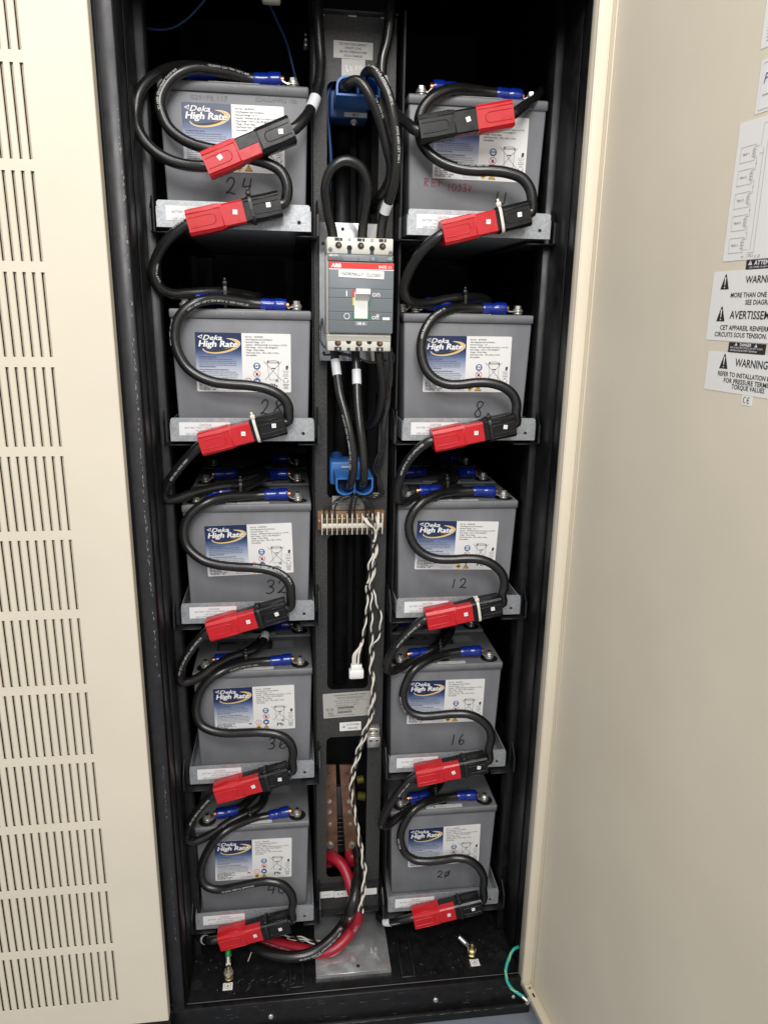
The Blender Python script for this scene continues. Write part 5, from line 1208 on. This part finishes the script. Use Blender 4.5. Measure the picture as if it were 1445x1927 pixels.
q = at(670.4, 1262, yt); mb = MB()
mb.box((q.x - .0108, q.y - .006, q.z - .002), (q.x + .0108, q.y + .006, q.z + .0140), 'plug_white', .001, 1)
mb.box((q.x - .0145, q.y - .008, q.z - .0150), (q.x + .0145, q.y + .008, q.z + .0035), 'plug_white', .0025, 2)
for k in range(4): mb.box((q.x - .010 + .0056 * k, q.y - .0088, q.z - .014), (q.x - .0075 + .0056 * k, q.y - .0079, q.z + .002), 'plug_white', .0003, 1)
mb.build('plug', tw)
fw = thing('floor_wires', 'twisted black and white wires lying on the cabinet floor behind the thick cables', 'wire bundle', (.2, -.01, -.08))
twist(fw, [('z', 618, 1780, -.072), ('z', 600, 1772, -.074), ('z', 575, 1766, -.076), ('z', 548, 1762, -.078), ('z', 521, 1760, -.079)])
twist(fw, [('z', 610, 1783, -.072), ('z', 590, 1774, -.074), ('z', 565, 1769, -.076), ('z', 540, 1766, -.078)], ph=2)
twist(fw, [('z', 505, 1784, -.081), ('z', 480, 1784, -.081), ('z', 462, 1780, -.081), ('z', 445, 1772, -.081)], ph=1)
mb = MB(); mb.cyl(atz(474, 1790, ZF + .006), atz(467, 1809, ZF + .002), .0011, 'tie_white', 8); mb.build('tie_tail', fw)
# thin blue control wires at the top
for lab, raw in (('thin blue wire drooping across the dark upper left corner', [(268, 45, .12), (275, 52, .12), (300, 56.5, .12), (325, 53, .12), (350, 38, .12), (372, 16, .12), (395, -12, .12)]), ('thin blue wire slanting down behind the battery numbered 24', [(498, -20, .13), (508, 10, .13), (522, 40, .13), (540, 80, .13), (551, 125, .13), (562, 170, .14), (566, 200, .16)]), ('blue wire running down the inside edge of the upper panel window', [(630, 150, .085), (618, 170, .078), (617, 215, .075), (620, 255, .075), (623, 300, .075), (622, 340, .08), (616, 380, .09)])):
    P = smooth_path([at(*p) for p in raw]); mb = MB(); mb.tube(P, .0021 if 'edge' not in lab else .0030, 'wire_blue', 8); tag(mb.build('control_wire'), lab, 'wire', 'thin blue wires')
q = at(514, -6, .06); mb = MB(); mb.box((q.x - .018, .05, q.z - .010), (q.x + .012, .07, q.z + .02), 'terminal_cream', .004, 2); tag(mb.build('relay_box'), 'small cream plastic box peeking in at the top edge', 'box')
for px, py in ((605 - 29, 68), (576, 75), (576, 83)):
    pass
q = at(575.5, 79, .09); mb = MB(); mb.box((q.x - .004, .09, q.z - .012), (q.x + .004, .094, q.z + .014), 'black_paint', .0005, 1)
for k in range(3): mb.box((q.x - .0016, .0885, q.z - .006 + .0075 * k), (q.x + .0016, .0899, q.z - .003 + .0075 * k), 'toggle_white' if k < 2 else 'toggle_grey', .0004, 1)
tag(mb.build('pin_header'), 'tiny black block with pale square pins in the dark beside the centre panel', 'terminal block')

# ---- grounding hardware
lg = thing('ground_lug', 'square metal ground lug with four screws beside the customer ground label', 'ground lug', (.3735, .05, .40))
a = at(690, 1369, .045); b = at(713.5, 1399, .045)
mb = MB(); mb.box((a.x, .040, a.z - .014), (b.x, .0595, a.z), 'steel', .001, 1); mb.box((a.x, .030, b.z), (b.x, .0595, a.z - .0143), 'steel', .001, 1); mb.build('block', lg)
for f in (.27, .75):
    x = a.x + (b.x - a.x) * f
    for z, y in ((a.z - .006, .040), (a.z - .0215, .030)): mb = MB(); mb.cyl((x, y, z), (x, y - .0018, z), .0040, 'steel', 16, bev=.0008); mb.disc(x, z, .0022, 'hole_dark', 0, 12, front((0, y - .002, 0))); mb.build('screw', lg)
for (px, py, lab, tilt) in ((431, 1840, 'ground stud with lug and green yellow wire on the left of the cabinet floor', 1), (887, 1796, 'bare ground stud with loose angled lug on the right of the cabinet floor', -1)):
    q = atz(px, py, ZF); g = thing('ground_stud', lab, 'ground stud', (q.x, q.y, ZF), 'ground studs on the floor pan')
    mb = MB(); mb.cyl(q, q + Vector((0, 0, .004)), .0105, 'zinc_yellow', 22, bev=.0008); mb.cyl(q + Vector((0, 0, .004)), q + Vector((0, 0, .011)), .0090, 'zinc_yellow', 6, smooth=False); mb.cyl(q + Vector((0, 0, .011)), q + Vector((0, 0, .0128)), .0098, 'steel', 22)
    mb.cyl(q + Vector((0, 0, .0150)), q + Vector((0, 0, .0215)), .0082, 'steel' if tilt > 0 else 'zinc_yellow', 6, smooth=False); mb.cyl(q + Vector((0, 0, .0215)), q + Vector((0, 0, .030)), .0045, 'zinc_yellow', 14, bev=.0006); mb.build('stud', g)
    if tilt > 0: d = Vector((-.05, .55, .83))
    else: d = Vector((-.70, .55, .45))
    d.normalize(); e = q + Vector((0, 0, .0139)); mb = MB(); mb.cyl(q + Vector((0, 0, .0130)), q + Vector((0, 0, .0148)), .0098, 'steel', 22)
    s = d.cross(Vector((0, 0, 1))).normalized() * .0045; a1 = e + d * .008; a2 = e + d * .020
    up = d.cross(s).normalized() * .0010
    mb.add([e + s + up, e - s + up, a2 - s + up, a2 + s + up, e + s - up, e - s - up, a2 - s - up, a2 + s - up], [(0, 1, 2, 3), (7, 6, 5, 4), (0, 3, 7, 4), (1, 5, 6, 2), (3, 2, 6, 7)], 'steel')
    mb.cyl(a2 - d * .002, a2 + d * .016, .0050, 'steel', 14, r2=.0046); mb.build('lug', g)
    if tilt > 0:
        P = smooth_path([a2 + d * .010, a2 + d * .024, at(431, 1800, -.020), at(430, 1780, .0), at(428, 1762, .02)]); mb = MB(); mb.tube(P, .0058, 'green_wire', 12)
        L = arclen(P)
        for k in range(5):
            Q = []; 
            for j in range(7):
                p, t = at_len(P, L, .012 + .011 * k + .0022 * j); ref = Vector((0, -1, .3)); n = (ref - t * ref.dot(t)).normalized(); bb = n.cross(t); an = -1.2 + .4 * j; Q.append(p + (n * math.cos(an) + bb * math.sin(an)) * .0054)
            mb.tube(Q, .0010, 'yellow_stripe', 6)
        mb.build('green_wire', g)
bw = thing('bonding_wire', 'teal green bonding wire with yellow stripe looping from the frame to the door bottom', 'wire', at(955, 1830, -.10))
P = smooth_path([at(975, 1782, -.088), at(966, 1786, -.092), at(957, 1803, -.100), at(951, 1826, -.112), at(954, 1848, -.125), at(964, 1862, -.135), at(976, 1870.5, -.145), at(985, 1876, -.150)])
mb = MB(); mb.tube(P, .0033, 'teal_wire', 12); L = arclen(P)
for k in range(3):
    Q = []
    for j in range(9):
        p, t = at_len(P, L, .020 + .034 * k + .0022 * j); ref = Vector((0, -1, .3)); n = (ref - t * ref.dot(t)).normalized(); bb = n.cross(t); an = -1.2 + .3 * j; Q.append(p + (n * math.cos(an) + bb * math.sin(an)) * .0031)
    mb.tube(Q, .0006, 'yellow_stripe', 6)
mb.build('jacket', bw)
mb = MB(); p = P[-1]; mb.cyl(p - Vector((.003, 0, -.001)), p + Vector((.007, -.008, -.004)), .0032, 'steel', 12); mb.cyl(p + Vector((.006, -.006, -.010)), p + Vector((.010, -.008, .003)), .0048, 'steel', 6); mb.build('ring_terminal', bw)

# ================================================================== LIGHT
wd = bpy.data.worlds.new('World'); scene.world = wd; wd.use_nodes = True
bg = wd.node_tree.nodes['Background']; bg.inputs[0].default_value = (1.0, .99, .975, 1); bg.inputs[1].default_value = .64
def lamp(name, loc, target, sx, sy_, power, col=(1, .982, .958)):
    l = bpy.data.lights.new(name, 'AREA'); l.shape = 'RECTANGLE'; l.size = sx; l.size_y = sy_; l.energy = power; l.color = col
    o = bpy.data.objects.new(name, l); COL.objects.link(o); o.location = loc
    o.rotation_euler = (Vector(target) - Vector(loc)).to_track_quat('-Z', 'Y').to_euler()
lamp('ceiling_light', (.20, -.95, 2.72), (.25, -.8, 0), 1.2, .28, 14)
lamp('ceiling_light', (.10, -2.30, 2.72), (.25, -.6, .5), 1.3, .5, 40)
lamp('ceiling_light', (.20, -3.90, 2.72), (.25, -.4, .5), 1.3, .6, 50)
scene.view_settings.view_transform = 'Standard'; scene.view_settings.look = 'None'; scene.view_settings.exposure = 0; scene.view_settings.gamma = 1
scene.render.engine = 'CYCLES'; scene.cycles.max_bounces = 8; scene.cycles.use_denoising = True
